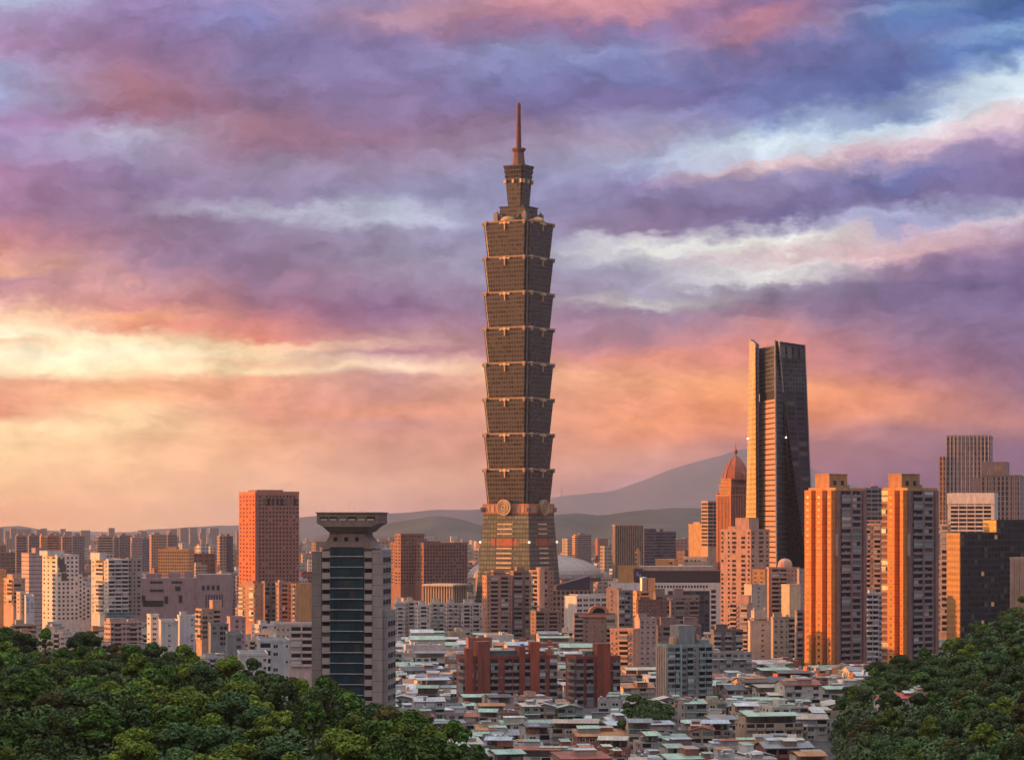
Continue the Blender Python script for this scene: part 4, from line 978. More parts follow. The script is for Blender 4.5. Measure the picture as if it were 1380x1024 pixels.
def build_arched():
    r, w1, w2, h = H('arched_block', 'brown apartment block with a round arched gable over its middle', AB, (773, 774, 829), 1950, 4, 826, 868, 6.4, 'BWPNPWB', '', (.28, .17, .14), framed=True, frame=plain((.46, .34, .29)), bal=plain((.34, .26, .23)))
    b = MB(); cx = w1*.6; n = 14
    for i in range(n):
        t0, t1 = math.pi*i/n, math.pi*(i+1)/n
        for rr, y in ((7.6, -.9),):
            P = lambda r_, t, yy: (cx+r_*math.cos(t), yy, h+r_*.8*math.sin(t))
            b.poly([P(7.6, t0, -.9), P(7.6, t1, -.9), P(5.0, t1, -.9), P(5.0, t0, -.9)][::-1]); b.poly([P(7.6, t0, -.9), P(7.6, t0, 4), P(7.6, t1, 4), P(7.6, t1, -.9)][::-1]); b.poly([P(5., t0, -.9), P(5., t1, -.9), P(5., t1, 2), P(5., t0, 2)][::-1])
            b.poly([(cx, 2, h), P(5.0, t0, 2), P(5.0, t1, 2)], 1)
    b.build('arched_gable', [plain((.44, .18, .12)), DARK], r)
    b = MB(); b.box(w1*.1, w1*.98, -1.0, 2, h-3, h-1.2, 0, bottom=True); b.build('cornice', [plain((.46, .20, .14))], r)
build_arched()
# brick apartments in the foreground
def build_brick(pxs, D, ytop, ybot, lab, towers, front):
    bal = plain((.25, .20, .20)); wm = plain(brick, .85)
    r, w1, w2, h = H('brick_apartments', lab, AB, pxs, D, 14, ytop, ybot, 9.2, front, 'NB', brick, group='brick-red apartment blocks', win=(.66, .5), frame=plain((.36, .33, .33)), bal=bal, depth=22, parapet=1.2)
    for (a, c, dh, cc, dp) in towers:
        b = MB(); b.box(w1*a, w1*c, -1.7, dp, 0, h+dh, 0, 0); b.build('stair_tower', [plain(cc, .8)], r)
    b = MB(); b.box(w1*.3, w1*.68, 5, 15, h-1.2, h+2.2, 0, 1); b.box(w1*.3-.3, w1*.68+.3, 4.7, 15.3, h+2.2, h+2.6, 1, 1, True); b.build('roof_shed', [plain((.14, .15, .14)), plain((.16, .21, .19))], r)
    for x in (.25, .74, .82):
        q = MB(); q.tube((w1*x, 6, h-1.2), (w1*x, 6, h+1.8), 1.0, 1.0, 10); q.build('water_tank', [METAL], r)
    return r, w1, w2, h
rd = (.34, .085, .055)
r, w1, w2, h = build_brick((621, 627, 751), 1440, 884, 958, 'wide brick-red apartment block with dark balconies and two tall chimney-like stair towers', [(.0, .075, 4.5, rd, 3), (.17, .20, -1, (.42, .17, .09), .8), (.70, .80, 7.5, rd, 3.5), (.13, .26, 8, brick, 9), (.58, .64, 5, brick, 9)], 'BPBNPBNPBBPBNPBNB')
b = MB(); b.lathe([(0, -1.2), (1.1, -.7), (1.3, 0), (1.1, .7), (0, 1.2)], 10); o = b.build('blue_tank', [plain((.05, .13, .38), .4)], r); o.location = (w1*.66, 9, h+5.2)
build_brick((770, 776, 836), 1470, 884, 958, 'narrower brick-red apartment block with one tall stair tower at its right end', [(.62, .76, 7, rd, 3), (.46, .62, 7, brick, 8)], 'BPBNPBPNB')
# ---- pale blocks at the far left
r, w1, w2, h = H('ribbed_tower', 'pinkish office tower ringed by thin dark horizontal lines, at the far left', OB, (29, 39, 59), 2500, 26, 745, 826, 5.7, '', '', mauve, body=facade((.46, .36, .35), (.04, .035, .04), 5.7*2500/F, 50, .14, 1.0), bits=(('house', .55, 1.3, 5.5),))
def build_stepped_white():
    D = 2300; r, w1, w2, h = H('stepped_white_block', 'white office block stepping down to the right with sunlit terraces at its top left corner', OB, (57, 77, 106), D, 30, 747, 836, 5.8, 'WWWWW', 'NNW', white, frame=plain((.55, .53, .53)), win=(.46, .48), framed=False, bits=(('house', -.3, .5, 4),))
    m = D/F
    um = unit_pane(GL)
    for (x0, x1, y) in ((1.0, 1.17, 774), (1.17, 1.34, 783), (1.34, 1.56, 792)):
        hh = PZ(y, D); b = MB(); b.box(w1*x0, w1*x1, 0., w2*.9, 0, hh, 0, 1); q = b.build('terraced_wing', [plain(white), ROOF], r)
        jobs = []; n = max(1, round((x1-x0)*5.2)); zz = hh-4
        while zz > PZ(838, D):
            for k in range(n): jobs.append(('window', um, (w1*(x0+(x1-x0)*(k+.25)/n), 0, zz), 0, (w1*(x1-x0)/n*.5, 1, 2)))
            zz -= 5.8*m
        place_parts(q, jobs)
    for (a, c, y0, y1) in ((.0, .34, 757, 753), (.12, .42, 766, 760), (.2, .45, 778, 772)):
        b = MB(); b.box(w1*a, w1*c, -.35, .0, PZ(y0, D)-3, PZ(y1, D), 0, bottom=True); b.build('terrace_opening', [plain((.10, .09, .09))], r)
build_stepped_white()
r, w1, w2, h = H('balcony_block', 'pale apartment block with dark balconies on a teal glass base, orange-lit left side', AB, (123, 146, 173), 2250, 33, 753, 826, 5.5, 'BBB', 'NBN', white, bal=plain((.56, .53, .54)), bits=(('house', -.25, .1, 6), ('frame', .05, .35, 4.5)))
b = MB(); b.box(-1.5, w1+1.5, -1.2, 4, 0, PZ(825, 2250), 0, 0); b.build('glass_base', [facade((.14, .28, .29), (.06, .16, .18), 4, 3, .8, .85)], r)
H('brown_grid_block', 'taller grey-brown apartment block joined on behind the pale balcony block', AB, (170, 172, 191), 2275, 10, 752, 832, 5.4, 'WNW', '', (.36, .29, .27), framed=False)
H('orange_block', 'small block lit orange at the left edge, below the distant slabs', AB, (-12, -4, 8), 2300, 40, 767, 815, 5.5, 'NN', 'NN', orange)
H('arched_orange_block', 'low dark-fronted block with an orange stair house at the far left', AB, (5, 18, 34), 2250, 38, 779, 812, 5.5, 'BN', 'NB', peach, bits=(('house', .1, .6, 4),))
H('cream_pair_block', 'small cream block with a lit left wall below the ribbed pinkish tower', AB, (22, 27, 34), 2150, 40, 797, 828, 5.5, 'N', 'N', cream, group='small cream blocks at the far left')
H('pale_blue_block', 'small pale block with a blue-grey front at the far left, half hidden by trees', AB, (32, 35, 46), 2100, 12, 803, 830, 5.5, 'NN', '', (.46, .48, .52))
def build_mall():
    D = 2550; (ox, oy), b_, w1, w2 = site(188, 190, 311, D, 4); h = lambda y: PZ(y, D)
    t = thing('shopping_mall', 'broad windowless purple-grey mall with dark square openings', 'mall', (ox, oy, 0), b_)
    mm = plain((.30, .215, .235), .8)
    b = MB(); b.box(0, w1*.62, 0, 50, 0, h(779), 0, 1); b.build('body', [mm, ROOF], t, False)
    b = MB(); b.box(w1*.62, w1, -3, 46, 0, h(774), 0, 1); b.build('wing', [plain((.29, .215, .235), .8), ROOF], t, False)
    for (a, c, y0, y1) in ((.0, .05, 812, 802), (.02, .25, 817, 809), (.1, .25, 797, 794), (.26, .3, 813, 803), (.42, .46, 812, 802), (.38, .44, 796, 790), (.1, .24, 786, 783), (.34, .46, 786, 783)):
        q = MB(); q.box(w1*a, w1*c, -.3, .05, h(y0), h(y1), 0, bottom=True); q.build('opening', [DARK], t)
    for i in range(4):
        q = MB(); q.box(w1*(.68+.055*i), w1*(.71+.055*i), -3.3, -2.95, h(795), h(789), 0, bottom=True); q.build('opening', [DARK], t)
    for i in range(7):
        q = MB(); q.box(w1*(.72+.03*i), w1*(.735+.03*i), -3.3, -2.95, h(818), h(801), 0, bottom=True); q.build('slot_window', [glass((.05, .05, .07))], t)
    for (a, c, y) in ((.05, .2, 773), (.3, .42, 771), (.48, .56, 770)):
        q = MB(); q.box(w1*a, w1*c, 10, 30, h(779), h(y), 0, 1); q.build('plant_room', [mm, ROOF], t)
    OCC.append((186, 313, D-10, D+60, 832, 778))
build_mall()
D = 2200
H('brick_orange_apartments', 'orange-brown apartment block with white trimmed windows, lower left of the tall rose-brown slab', AB, (322, 343, 355), D, 48, 786, 838, 6, 'NN', 'BNWB', (.46, .25, .16), group='orange-brown apartments at the foot of the rose slab', bits=(('house', .2, .7, 3),), frame=plain(white))
H('brick_orange_apartments', 'dark-fronted apartment block in the middle of the orange-brown group', AB, (353, 357, 373), D+20, 16, 783, 838, 6, 'BNB', '', (.24, .17, .16), group='orange-brown apartments at the foot of the rose slab')
H('brick_orange_apartments', 'narrow grey-brown apartment block between dark and orange ones under the rose slab', AB, (371, 376, 394), D-10, 20, 785, 838, 6, 'NBW', 'N', (.34, .24, .22), group='orange-brown apartments at the foot of the rose slab', bits=(('house', .1, .4, 3),))
H('brick_orange_apartments', 'orange-lit apartment block touching the left side of the grey stone office tower', AB, (392, 399, 421), D-20, -22, 786, 836, 6, 'NWBN', '', orange, group='orange-brown apartments at the foot of the rose slab', frame=plain(white))
H('corner_block', 'low orange and grey corner block with a pale stair tower', AB, (264, 272, 297), 1960, 24, 820, 862, 6.5, 'GWB', 'BB', (.44, .31, .24), bits=(('house', .65, 1.15, 7),))
H('grey_green_block', 'dark grey-green block under the low orange corner block', AB, (281, 284, 308), 1800, 10, 840, 872, 7, 'WG', '', (.22, .23, .24))
H('pink_block', 'pink plastered block with one large window beside the grey-green block', AB, (306, 310, 331), 1840, 12, 831, 866, 7, 'SWN', '', (.46, .27, .27))
H('white_house_block', 'small white block with a sunlit left edge behind the left wood', AB, (198, 203, 214), 1760, 30, 827, 868, 7, 'W', 'W', white, group='white blocks behind the left wood')
H('white_house_block', 'white block with a single dark window behind the left wood', AB, (214, 217, 240), 1700, 10, 836, 874, 7, 'SNS', '', white, group='white blocks behind the left wood')
H('white_house_block', 'plain white taller block with a stair house behind the left wood', AB, (239, 242, 263), 1740, 12, 829, 872, 7, 'SSN', '', (.55, .52, .52), group='white blocks behind the left wood', bits=(('house', .1, .5, 3),))
H('cream_block', 'wide pinkish-cream block under a pale flat roof, left of the grey stone office tower', AB, (371, 372, 421), 1620, 3, 841, 902, 9, 'NNNBB', '', (.52, .42, .38), roofm=plain((.42, .47, .42)), bits=(('frame', -.02, 1.0, 1.2),))
H('white_terrace_house', 'white house with an upper terrace at the right edge of the left wood', 'house', (320, 323, 361), 1190, 8, 880, 925, 11, 'NWSN', '', white)
H('white_slab_house', 'tall white house with dark balconies beside the trees left of the grey stone office tower', 'house', (346, 350, 390), 1260, 8, 862, 940, 10.5, 'BWSN', '', (.50, .49, .50))
H('dark_grey_house', 'dark grey block rising over the white houses at the left wood', 'house', (304, 306, 327), 1330, 8, 853, 905, 10, 'SSW', '', (.27, .25, .26))
# ---- middle distance right of the tall skyscraper
H('bronze_slab', 'dark bronze slab tower with fine vertical lines in front of the grey mountain', OB, (826, 829, 867), 3300, 6, 707, 775, 4, '', '', (.2, .15, .12), body=facade((.25, .18, .15), (.06, .05, .045), 4, 2.8, 1.0, .55, .6), depth=25, cornice=plain((.42, .24, .16)))
H('navy_block', 'dark navy block standing directly behind the bronze slab', OB, (867, 868, 884), 3360, 4, 712, 765, 4, '', '', (.1, .1, .13), body=facade((.12, .11, .14), (.05, .05, .065), 4, 4, .5, 1.), depth=25)
H('navy_block', 'lower dark violet twin-bay block right of the navy block', OB, (882, 884, 911), 3380, 5, 716, 768, 4, '', '', (.12, .11, .14), body=facade((.14, .12, .15), (.05, .05, .065), 4, 5, .5, 1.), depth=25, bits=(('house', .2, .4, 4),))
H('striped_slab', 'slim slab of alternating peach and dark bands left of the domed tower', OB, (952, 954, 968), 2900, 20, 675, 735, 5, 'V'*2, 'V', peach, win=(.9, .5), framed=False, depth=18)
H('sunlit_block', 'block with a bright orange left wall and brown front, left of the domed tower', OB, (928, 945, 966), 3000, 42, 706, 770, 4.8, 'NNNN', 'SS', (.50, .31, .16), framed=False, bits=(('house', .1, .6, 3),))
H('banded_low_block', 'low orange block with dark window bands below the bronze slab', OB, (856, 858, 891), 2800, -14, 743, 768, 6, 'VVVV', '', orange, framed=False, bits=(('house', .1, .35, 3), ('house', .6, .95, 4)), depth=20)
H('peach_cube', 'plain peach cube-shaped block above the long dark mall roof', BLK, (883, 909, 914), 2650, -18, 753, 775, 8, 'SSN', '', orange, depth=16)
H('cream_low_block', 'cream low block with grey top floor right of the peach cube', BLK, (921, 953, 960), 2650, -14, 750, 775, 8, 'WNNNW', '', cream, depth=18)
H('orange_cube', 'plain orange cube-shaped block beside a dark signboard', BLK, (833, 856, 864), 2480, -26, 762, 800, 7, 'SSS', '', orange)
def build_long_mall():
    D = 2380; (ox, oy), b_, w1, w2 = site(856, 970, 973, D, -4); h = lambda y: PZ(y, D)
    t = thing('long_mall', 'long hall with a dark navy upper band, cream roof strip and white lower front', 'mall', (ox, oy, 0), b_)
    b = MB(); b.box(0, w1, 0, 40, 0, h(785), 0, 1); b.build('body', [plain((.48, .44, .43)), ROOF], t)
    b = MB(); b.box(-1, w1+1, 1.5, 38, h(785)+.01, h(769), 0, 1); b.build('dark_band', [glass((.045, .04, .055), .3)], t)
    b = MB(); b.box(3, w1*.92, 3, 36, h(769)+.01, h(763), 0, 1); b.build('roof_strip', [plain((.42, .33, .29)), plain((.4, .34, .3))], t)
    for i in range(20): q = link('slot_window', unit_pane(DARK), t); q.location = (w1*(.42+.55*i/20), 0, h(790)); q.scale = (1.4, 1, 2.4)
    b = MB(); b.box(-1.5, 7, -1.2, .8, h(782), h(766), 0, bottom=True); sg = b.build('signboard', [plain((.05, .035, .06), .5)], t)
    b = MB(); b.box(1.2, 3.2, -1.35, -1.2, h(776), h(771), 0, bottom=True); b.box(3.4, 5.4, -1.35, -1.2, h(779), h(774), 0, bottom=True); b.build('sign_emblem', [plain((.30, .22, .55), .4)], sg)
    OCC.append((854, 975, D-10, D+45, 796, 769))
build_long_mall()
def build_glass_white():
    D = 2300; (ox, oy), b_, w1, w2 = site(826, 828, 972, D, 3); h = lambda y: PZ(y, D)
    t = thing('white_office_block', 'long white office block with dark glass middle and square windows down its right end', OB, (ox, oy, 0), b_)
    b = MB(); b.box(0, w1, 0, 24, 0, h(786), 0, 1); b.build('body', [plain((.62, .58, .57), .7), ROOF], t)
    b = MB(); b.box(w1*.5, w1*.89, -.3, .05, 0, h(796), 0, bottom=True); b.build('glass_wall', [facade((.06, .07, .09), (.04, .05, .075), 4, 4, .75, .85)], t)
    um = unit_pane(GL)
    for i in range(8):
        o = link('window', um, t); o.location = (w1*.905, 0, h(799+i*7)); o.scale = (4.2, 1, 2.8)
    for i in range(18): o = link('window', um, t); o.location = (w1*(.38+i*.028), 0, h(792)); o.scale = (1.6, 1, 2.2)
    OCC.append((824, 974, D-10, D+30, 846, 786))
build_glass_white()
r, w1, w2, h = H('peach_grid_tower', 'tall peach residential tower with deep gridded windows left of the orange twin towers', TW, (971, 1012, 1037), 2080, -32, 713, 850, 6.2, 'NPNWPWN', 'NPWN', (.52, .32, .25), win=(.66, .6), framed=False, bits=(('house', .35, .8, 10), ('house', .1, .4, 3)))
H('peach_slant_block', 'peach apartment block with slanting balcony fronts before the peach gridded tower', AB, (983, 1008, 1014), 1880, -26, 812, 890, 6, 'BNB', '', (.54, .33, .27), bal=plain((.54, .36, .3)), bits=(('house', .4, 1., 6),))
H('orange_side_block', 'small orange apartment block peeking out behind a cream tower with a lit edge', AB, (1014, 1031, 1034), 2020, -20, 767, 800, 6, 'NN', '', orange)
H('cream_edge_tower', 'grey tower with a narrow bright cream left edge, right of the peach gridded tower', AB, (1008, 1013, 1032), 1900, 28, 787, 850, 6, 'SNS', 'S', (.50, .45, .40))
def build_domed_block():
    D = 2040; r, w1, w2, h = H('domed_block', 'salmon apartment block with a rounded attic dome between the peach tower and the twin towers', AB, (1033, 1036, 1078), D, 6, 764, 830, 6, 'SBBNNW', '', (.46, .27, .21))
    b = MB(); b.lathe([(6, h-.5), (5.8, h+2), (4.9, h+4.6), (3, h+6.2), (0, h+6.9)], 16, (w1*.6, 9)); b.build('attic_dome', [plain((.48, .27, .21))], r)
build_domed_block()
H('yellow_side_block', 'box-shaped block with a sunlit yellow left wall and a blank grey front', BLK, (1053, 1064, 1079), 1930, 44, 787, 835, 7, 'SS', 'S', (.56, .46, .32))
H('grey_far_block', 'plain grey apartment block directly left of the orange twin towers', AB, (1074, 1077, 1094), 1990, 10, 766, 850, 6, 'NNW', '', (.30, .27, .28))
r, w1, w2, h = H('turret_tower', 'cream apartment tower with a notched turret top and a glowing vertical strip', AB, (1008, 1011, 1040), 1830, 10, 836, 893, 7, 'SPNS', '', (.52, .41, .35), bits=(('frame', .1, .9, 2),))
b = MB(); b.box(w1*.22, w1*.8, 2, 10, h-1, h+7, 0, 1); b.box(w1*.2, w1*.32, 1.8, 4, h+7, h+9, 0, 0); b.box(w1*.7, w1*.82, 1.8, 4, h+7, h+9, 0, 0); b.build('turret', [plain((.50, .40, .34)), ROOF], r)
H('balcony_grid_block', 'grey-cream apartment block with rows of deep dark windows beside the turret tower', AB, (1039, 1042, 1073), 1820, 8, 831, 892, 7, 'WWNB', '', (.36, .32, .29), bits=(('house', .05, .4, 3), ('tank', .6, .7, 2)))
H('shadow_block', 'dark shaded apartment block wedged against the left of the orange twin towers', AB, (1071, 1074, 1094), 1800, 8, 822, 890, 7, 'BNB', '', (.22, .20, .22))
# the grey-teal block and neighbours
def build_teal():
    D = 1450; r, w1, w2, h = H('teal_balcony_block', 'grey-teal apartment block with a pale drain strip and a ribbed sunlit left wall', AB, (884, 900, 960), D, 22, 868, 958, 8.2, 'BBVBNPBB', 'NNN', (.27, .27, .28), bal=plain((.24, .31, .32)), win=(.7, .5), parapet=1.5, cornice=plain((.30, .38, .37)))
    b = MB(); b.box(w1*.26, w1*.62, 1, w2*.8, h-1.5, PZ(843, D), 0, 1); b.box(w1*.16, w1*.24, 2, 8, h-1.5, h+3.5, 2, 2); b.box(w1*.66, w1*.98, 3, 9, h-1.5, h+2, 0, 1); b.box(w1*.68, w1*.74, 2, 5, h+2, h+5, 2, 2); b.build('roof_block', [plain((.25, .25, .26)), ROOF, plain((.5, .32, .22))], r, False)
    b = MB(); b.box(w1*.265, w1*.29, -1.5, 0, 0, h-.5, 0); b.build('drain_strip', [plain((.36, .50, .53), .5)], r)
    for i in range(5):
        b = MB(); y = w2*(.08+.19*i); b.box(-.7, 0, y, y+w2*.07, 0, h-1.8, 0); b.build('wall_rib', [plain((.58, .42, .34))], r)  # peach sunlight on this wall is put into the rib colour
build_teal()
H('peach_apartments', 'peach apartment slab with a pierced stair wall right behind the brick-red blocks', AB, (822, 853, 862), 1640, -24, 847, 905, 7, 'CNBN'.replace('C', 'N'), '', (.56, .34, .25), win=(.6, .5))
H('pink_slab', 'pinkish apartment slab with a sunlit top corner behind the grey-teal block', AB, (855, 862, 885), 1680, 20, 832, 905, 7, 'NNN', 'S', (.44, .32, .29), bits=(('house', 0, .5, 3),))
H('dark_balcony_block', 'dark apartment block with pale balconies right behind the grey-teal block', AB, (958, 962, 1001), 1720, 10, 848, 888, 7, 'BNBNB', '', (.17, .145, .15), bal=plain((.30, .33, .33)), bits=(('house', .1, .5, 4),))
H('maroon_block', 'dark maroon apartment block with pale window frames below the long white office', AB, (857, 860, 892), 2080, 10, 808, 850, 6, 'WNWNW', '', (.19, .09, .08), frame=plain((.42, .38, .36)), bits=(('house', .1, .5, 3),))
H('dark_glass_block', 'dark grey apartment block with lit orange stair houses below the long white office', AB, (880, 884, 942), 2150, 6, 802, 848, 6, 'BNBWNBNB', '', (.20, .18, .18), bits=(('house', .0, .22, 6), ('house', .45, .65, 6)))
H('violet_roof_block', 'block under a dark violet flat roof beside the maroon block', AB, (902, 904, 942), 1960, 8, 808, 850, 6.4, 'NBNB', '', (.21, .18, .18), roofm=plain((.14, .10, .14)), bits=(('frame', -.03, 1.03, 2.2),))
H('turret_house', 'pair of pink gabled attics over a dark apartment block near the grey-teal block', AB, (884, 886, 945), 1800, 4, 842, 880, 7, 'NBNNBN', '', (.24, .17, .17), bits=(('house', .08, .38, 6), ('house', .62, .92, 6)))
H('tan_column_block', 'block with two tall tan cylinders at its roof below the long dark mall', AB, (852, 858, 880), 2120, 16, 796, 850, 6, 'NBN', 'N', orange, bits=(('tank', .3, .75, 11), ('house', .75, 1.2, 11)))
H('tan_side_block', 'narrow tan block left of the block with the tan cylinders', AB, (817, 832, 838), 2130, -20, 792, 850, 6, 'SNS', '', (.46, .31, .24))
H('slate_block', 'slate grey apartment block behind the arched brown block', AB, (832, 834, 853), 2000, 6, 795, 850, 6, 'BBN', '', (.20, .20, .23))
# ---- the orange twin towers and the group to the right
for i, (a, c, e, st, lab) in enumerate([(1090, 1126, 1166, (.03, .48), 'left of two tall dark apartment towers with sunlit orange left walls'), (1189, 1223, 1263, (-.05, .42), 'right of two tall dark apartment towers with sunlit orange left walls')]):
    D = (1715, 1625)[i]; r, w1, w2, h = H('twin_tower', lab, TW, (a, c, e), D, 41, 657, 890, 8.6, 'NBBN', 'NSNS' if not i else 'BNSNS', (.52, .28, .12), group='orange-sided twin towers', win=(.5, .42), framed=False, bal=plain((.235, .215, .235)), parapet=1.5, body=plain((.27, .165, .15), .8), frame=plain((.3, .2, .18)), cap=100)
    sunlit_wall = facade((.60, .235, .07), (.40, .14, .045), 8.6*D/F, 9, .09, 1.0, .8, .8, .2)  # left piers carry the sunset orange in their colour, the front stays darker
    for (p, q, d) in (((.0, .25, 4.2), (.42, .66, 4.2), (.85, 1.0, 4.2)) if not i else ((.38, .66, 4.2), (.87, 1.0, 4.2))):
        b = MB(); b.box(0, w2*(q-p), -d, 0, 0, h-1.6, 0, 0); o = b.build('pier', [sunlit_wall], r); o.location = (0, w2*(1-p), 0); o.rotation_euler = (0, 0, -math.pi/2)
        jobs = []; z = h-7
        while z > 8:
            jobs.append(('window', unit_pane(GL), (w2*(q-p)*.3, -d, z), 0, (w2*(q-p)*.34, 1, 1.5))); z -= 8.6*D/F
        place_parts(o, jobs)
    b = MB(); b.box(0, w2, -.12, 0, 0, h-1.6, 0, 0); o = b.build('side_wall', [plain((.22, .09, .06), .8, 0, .16)], r); o.location = (0, w2, 0); o.rotation_euler = (0, 0, -math.pi/2)  # shade of the recesses between piers is put into this dark colour
    for (x0, x1) in ((.0, .10), (.47, .53), (.9, 1.0)):
        b = MB(); b.box(w1*x0, w1*x1, -1.3, 0, 0, h-1.6, 0, 0); b.build('pier', [plain((.25, .155, .15), .8)], r)
    b = MB(); hh = PZ(639, D); b.box(w1*.02, w1*.62, w2*.25, w2*.78, h-1.5, hh, 0, 1); b.box(w1*.02-.3, w1*.62+.3, w2*.25-.3, w2*.78+.3, hh, hh+.5, 0, 1, True); b.build('stair_house', [plain((.42, .23, .12)), ROOF], r, False)
    for k in range(2):
        b = MB(); b.box(w1*(.15+.25*k), w1*(.25+.25*k), w2*.25-.12, w2*.25, hh-7, hh-4, 0, bottom=True); b.build('louvre', [DARK], r)
    q = MB(); q.tube((w1*.75, w2*.4, h-1.5), (w1*.75, w2*.4, h+2), 1.6, 1.6, 12); q.build('water_tank', [METAL], r)
    for (px_, face) in ((.0, 'F'), (1.0, 'F')):
        b = MB(); b.box(w1*px_-.7, w1*px_+.7, -1.8, -.2, PZ(749, D), PZ(719, D), 0, bottom=True); b.build('edge_lantern', [plain((.40, .33, .31), .6)], r)
H('slate_office', 'blue-grey office slab seen in the gap between the orange twin towers', OB, (1163, 1166, 1192), 2150, 4, 657, 760, 6, 'VVV', '', (.22, .22, .26), win=(.9, .5), framed=False, bits=(('mast', .4, .4, 12), ('house', .3, .7, 2)))
H('peach_gap_tower', 'peach apartment tower with cross-hatched balconies in the gap between the twin towers', TW, (1164, 1187, 1190), 1900, -16, 705, 830, 6.6, 'BNB', '', (.55, .33, .25), bal=plain((.50, .32, .26)), bits=(('frame', .02, .98, 2.5),))
H('white_gap_block', 'white apartment block with curved balcony bands low in the gap between the twin towers', AB, (1166, 1168, 1190), 1790, 6, 799, 905, 7, 'BBV', '', (.48, .48, .52), bal=plain((.56, .56, .60)), bits=(('house', .2, .6, 3),))
lf = facade((.36, .27, .26), (.06, .065, .09), 4.6, 3.2, .84, .62, .5, .2, .1)
r, w1, w2, h = H('finned_tower', 'tall violet-grey tower with pale vertical fins at the right, highest right of the twin towers', TW, (1275, 1334, 1338), 2380, -13, 586, 720, 6, '', '', grey, body=lf, parapet=2)
for i in range(12):
    b = MB(); x = w1*(i+.02)/11.5; b.box(x, x+.8, -.7, 0, 0, h-.5, 0); b.build('fin', [plain((.62, .45, .40))], r)
b = MB(); b.box(-6.5, -.02, -2.5, w2*.8, 0, PZ(615, 2380), 0, 1); wg = b.build('side_wing', [facade((.58, .30, .17), (.07, .06, .06), 4.6, 3., .84, .5), ROOF], r)  # orange evening sun is put into the wing's wall colour
ds = facade((.34, .22, .19), (.045, .045, .06), 4.4, 3.4, .8, .55, .6, .2, .1)
r, w1, w2, h = H('stepped_brown_tower', 'brown stepped tower with a square opening near its top at the right edge', TW, (1322, 1375, 1380), 2250, -14, 640, 720, 6, '', '', brown, body=ds, parapet=1.5)
b = MB(); b.box(w1*.02, w1*.66, 1, w2*.6, h-1.5, PZ(622, 2250), 0, 1); b.box(-w1*.24, -.02, 1, w2*.7, 0, PZ(644, 2250), 0, 1); b.build('upper_block', [plain((.36, .22, .19)), ROOF], r, False)
b = MB(); b.box(w1*.36, w1*.52, .75, 1.02, PZ(635, 2250), PZ(628, 2250), 0, bottom=True); b.build('square_opening', [plain((.5, .24, .12))], r)
for i in range(9):
    b = MB(); x = w1*(i+.03)/8.3; b.box(x, x+.9, -.6, 0, 0, h-1, 0); b.build('fin', [plain((.45, .30, .26))], r)
r, w1, w2, h = H('white_banded_block', 'white block with wide dark window bands and blank white top, right of the twin towers', OB, (1277, 1340, 1345), 2000, -20, 664, 720, 5.6, 'P'+'V'*5+'P', '', (.66, .58, .53), win=(.96, .42), framed=False, parapet=3, bits=(('house', .5, .7, 2),))
for (a, c) in ((.14, .34), (.62, .82)):
    o = link('window', unit_pane(GL), r); o.location = (w1*a, -.4, h-7); o.scale = (w1*(c-a), 1, 2.2)
b = MB(); b.box(-.3, w1*1.005, -.5, -.02, h-8.5, h-.4, 0, bottom=True); b.build('blank_top_band', [plain((.66, .58, .53))], r)
dg = facade((.035, .032, .036), (.022, .026, .032), 4.2, 2.8, .7, .85, .35, .12, .15, lit=.012)
r, w1, w2, h = H('dark_glass_tower', 'dark glass office block with a glowing gold left wall in front of the right wood', OB, (1276, 1295, 1346), 1780, 26, 717, 830, 8, '', '', (.05, .05, .05), body=dg, parapet=1)
b = MB(); b.box(-.5, -.02, .5, w2-.5, 0, h-.5, 0); b.build('sunlit_gold_wall', [facade((.36, .19, .075), (.24, .13, .05), 4.2, 2.6, .5, .6, .5, .3)], r)  # gold of the sunlit left side is put into this panel's colour
r2, w1b, w2b, hb = H('dark_glass_annex', 'taller dark glass wing with an orange-lit screen at its top left, right edge', OB, (1326, 1344, 1420), 1830, 24, 700, 800, 8, '', '', (.05, .05, .05), body=dg, parapet=1)
b = MB(); b.box(-.6, -.02, .5, w2b-.5, hb-32, hb-.5, 0); b.build('sunlit_gold_wall', [facade((.62, .36, .10), (.40, .22, .06), 4.2, 2.6, .5, .5, .5, .3)], r2)  # orange-gold sunlight is put into this panel's colour
H('peach_side_tower', 'slim peach apartment tower with stacked windows against the gold wall of the dark glass block', TW, (1262, 1278, 1281), 1840, -20, 706, 850, 8, 'WB', '', (.48, .36, .32), bits=(('frame', .02, .98, 3),), bal=plain((.44, .34, .31)))
r, w1, w2, h = H('tan_ribbed_block', 'tan block of vertical ribs above the right wood at the right edge', AB, (1361, 1416, 1420), 1640, -16, 751, 830, 9, '', '', (.48, .32, .25), depth=20)
for i in range(16):
    b = MB(); x = w1*(i+.1)/16; b.box(x, x+.9, -.8, 0, 0, h-1, 0); b.build('wall_rib', [plain((.50, .34, .27))], r)
for i in range(8):
    b = MB(); x = w1*(2*i+1.2)/16; b.box(x-.2, x+.9, -.1, 0, 0, h-2, 0); b.build('window_strip', [GL], r)
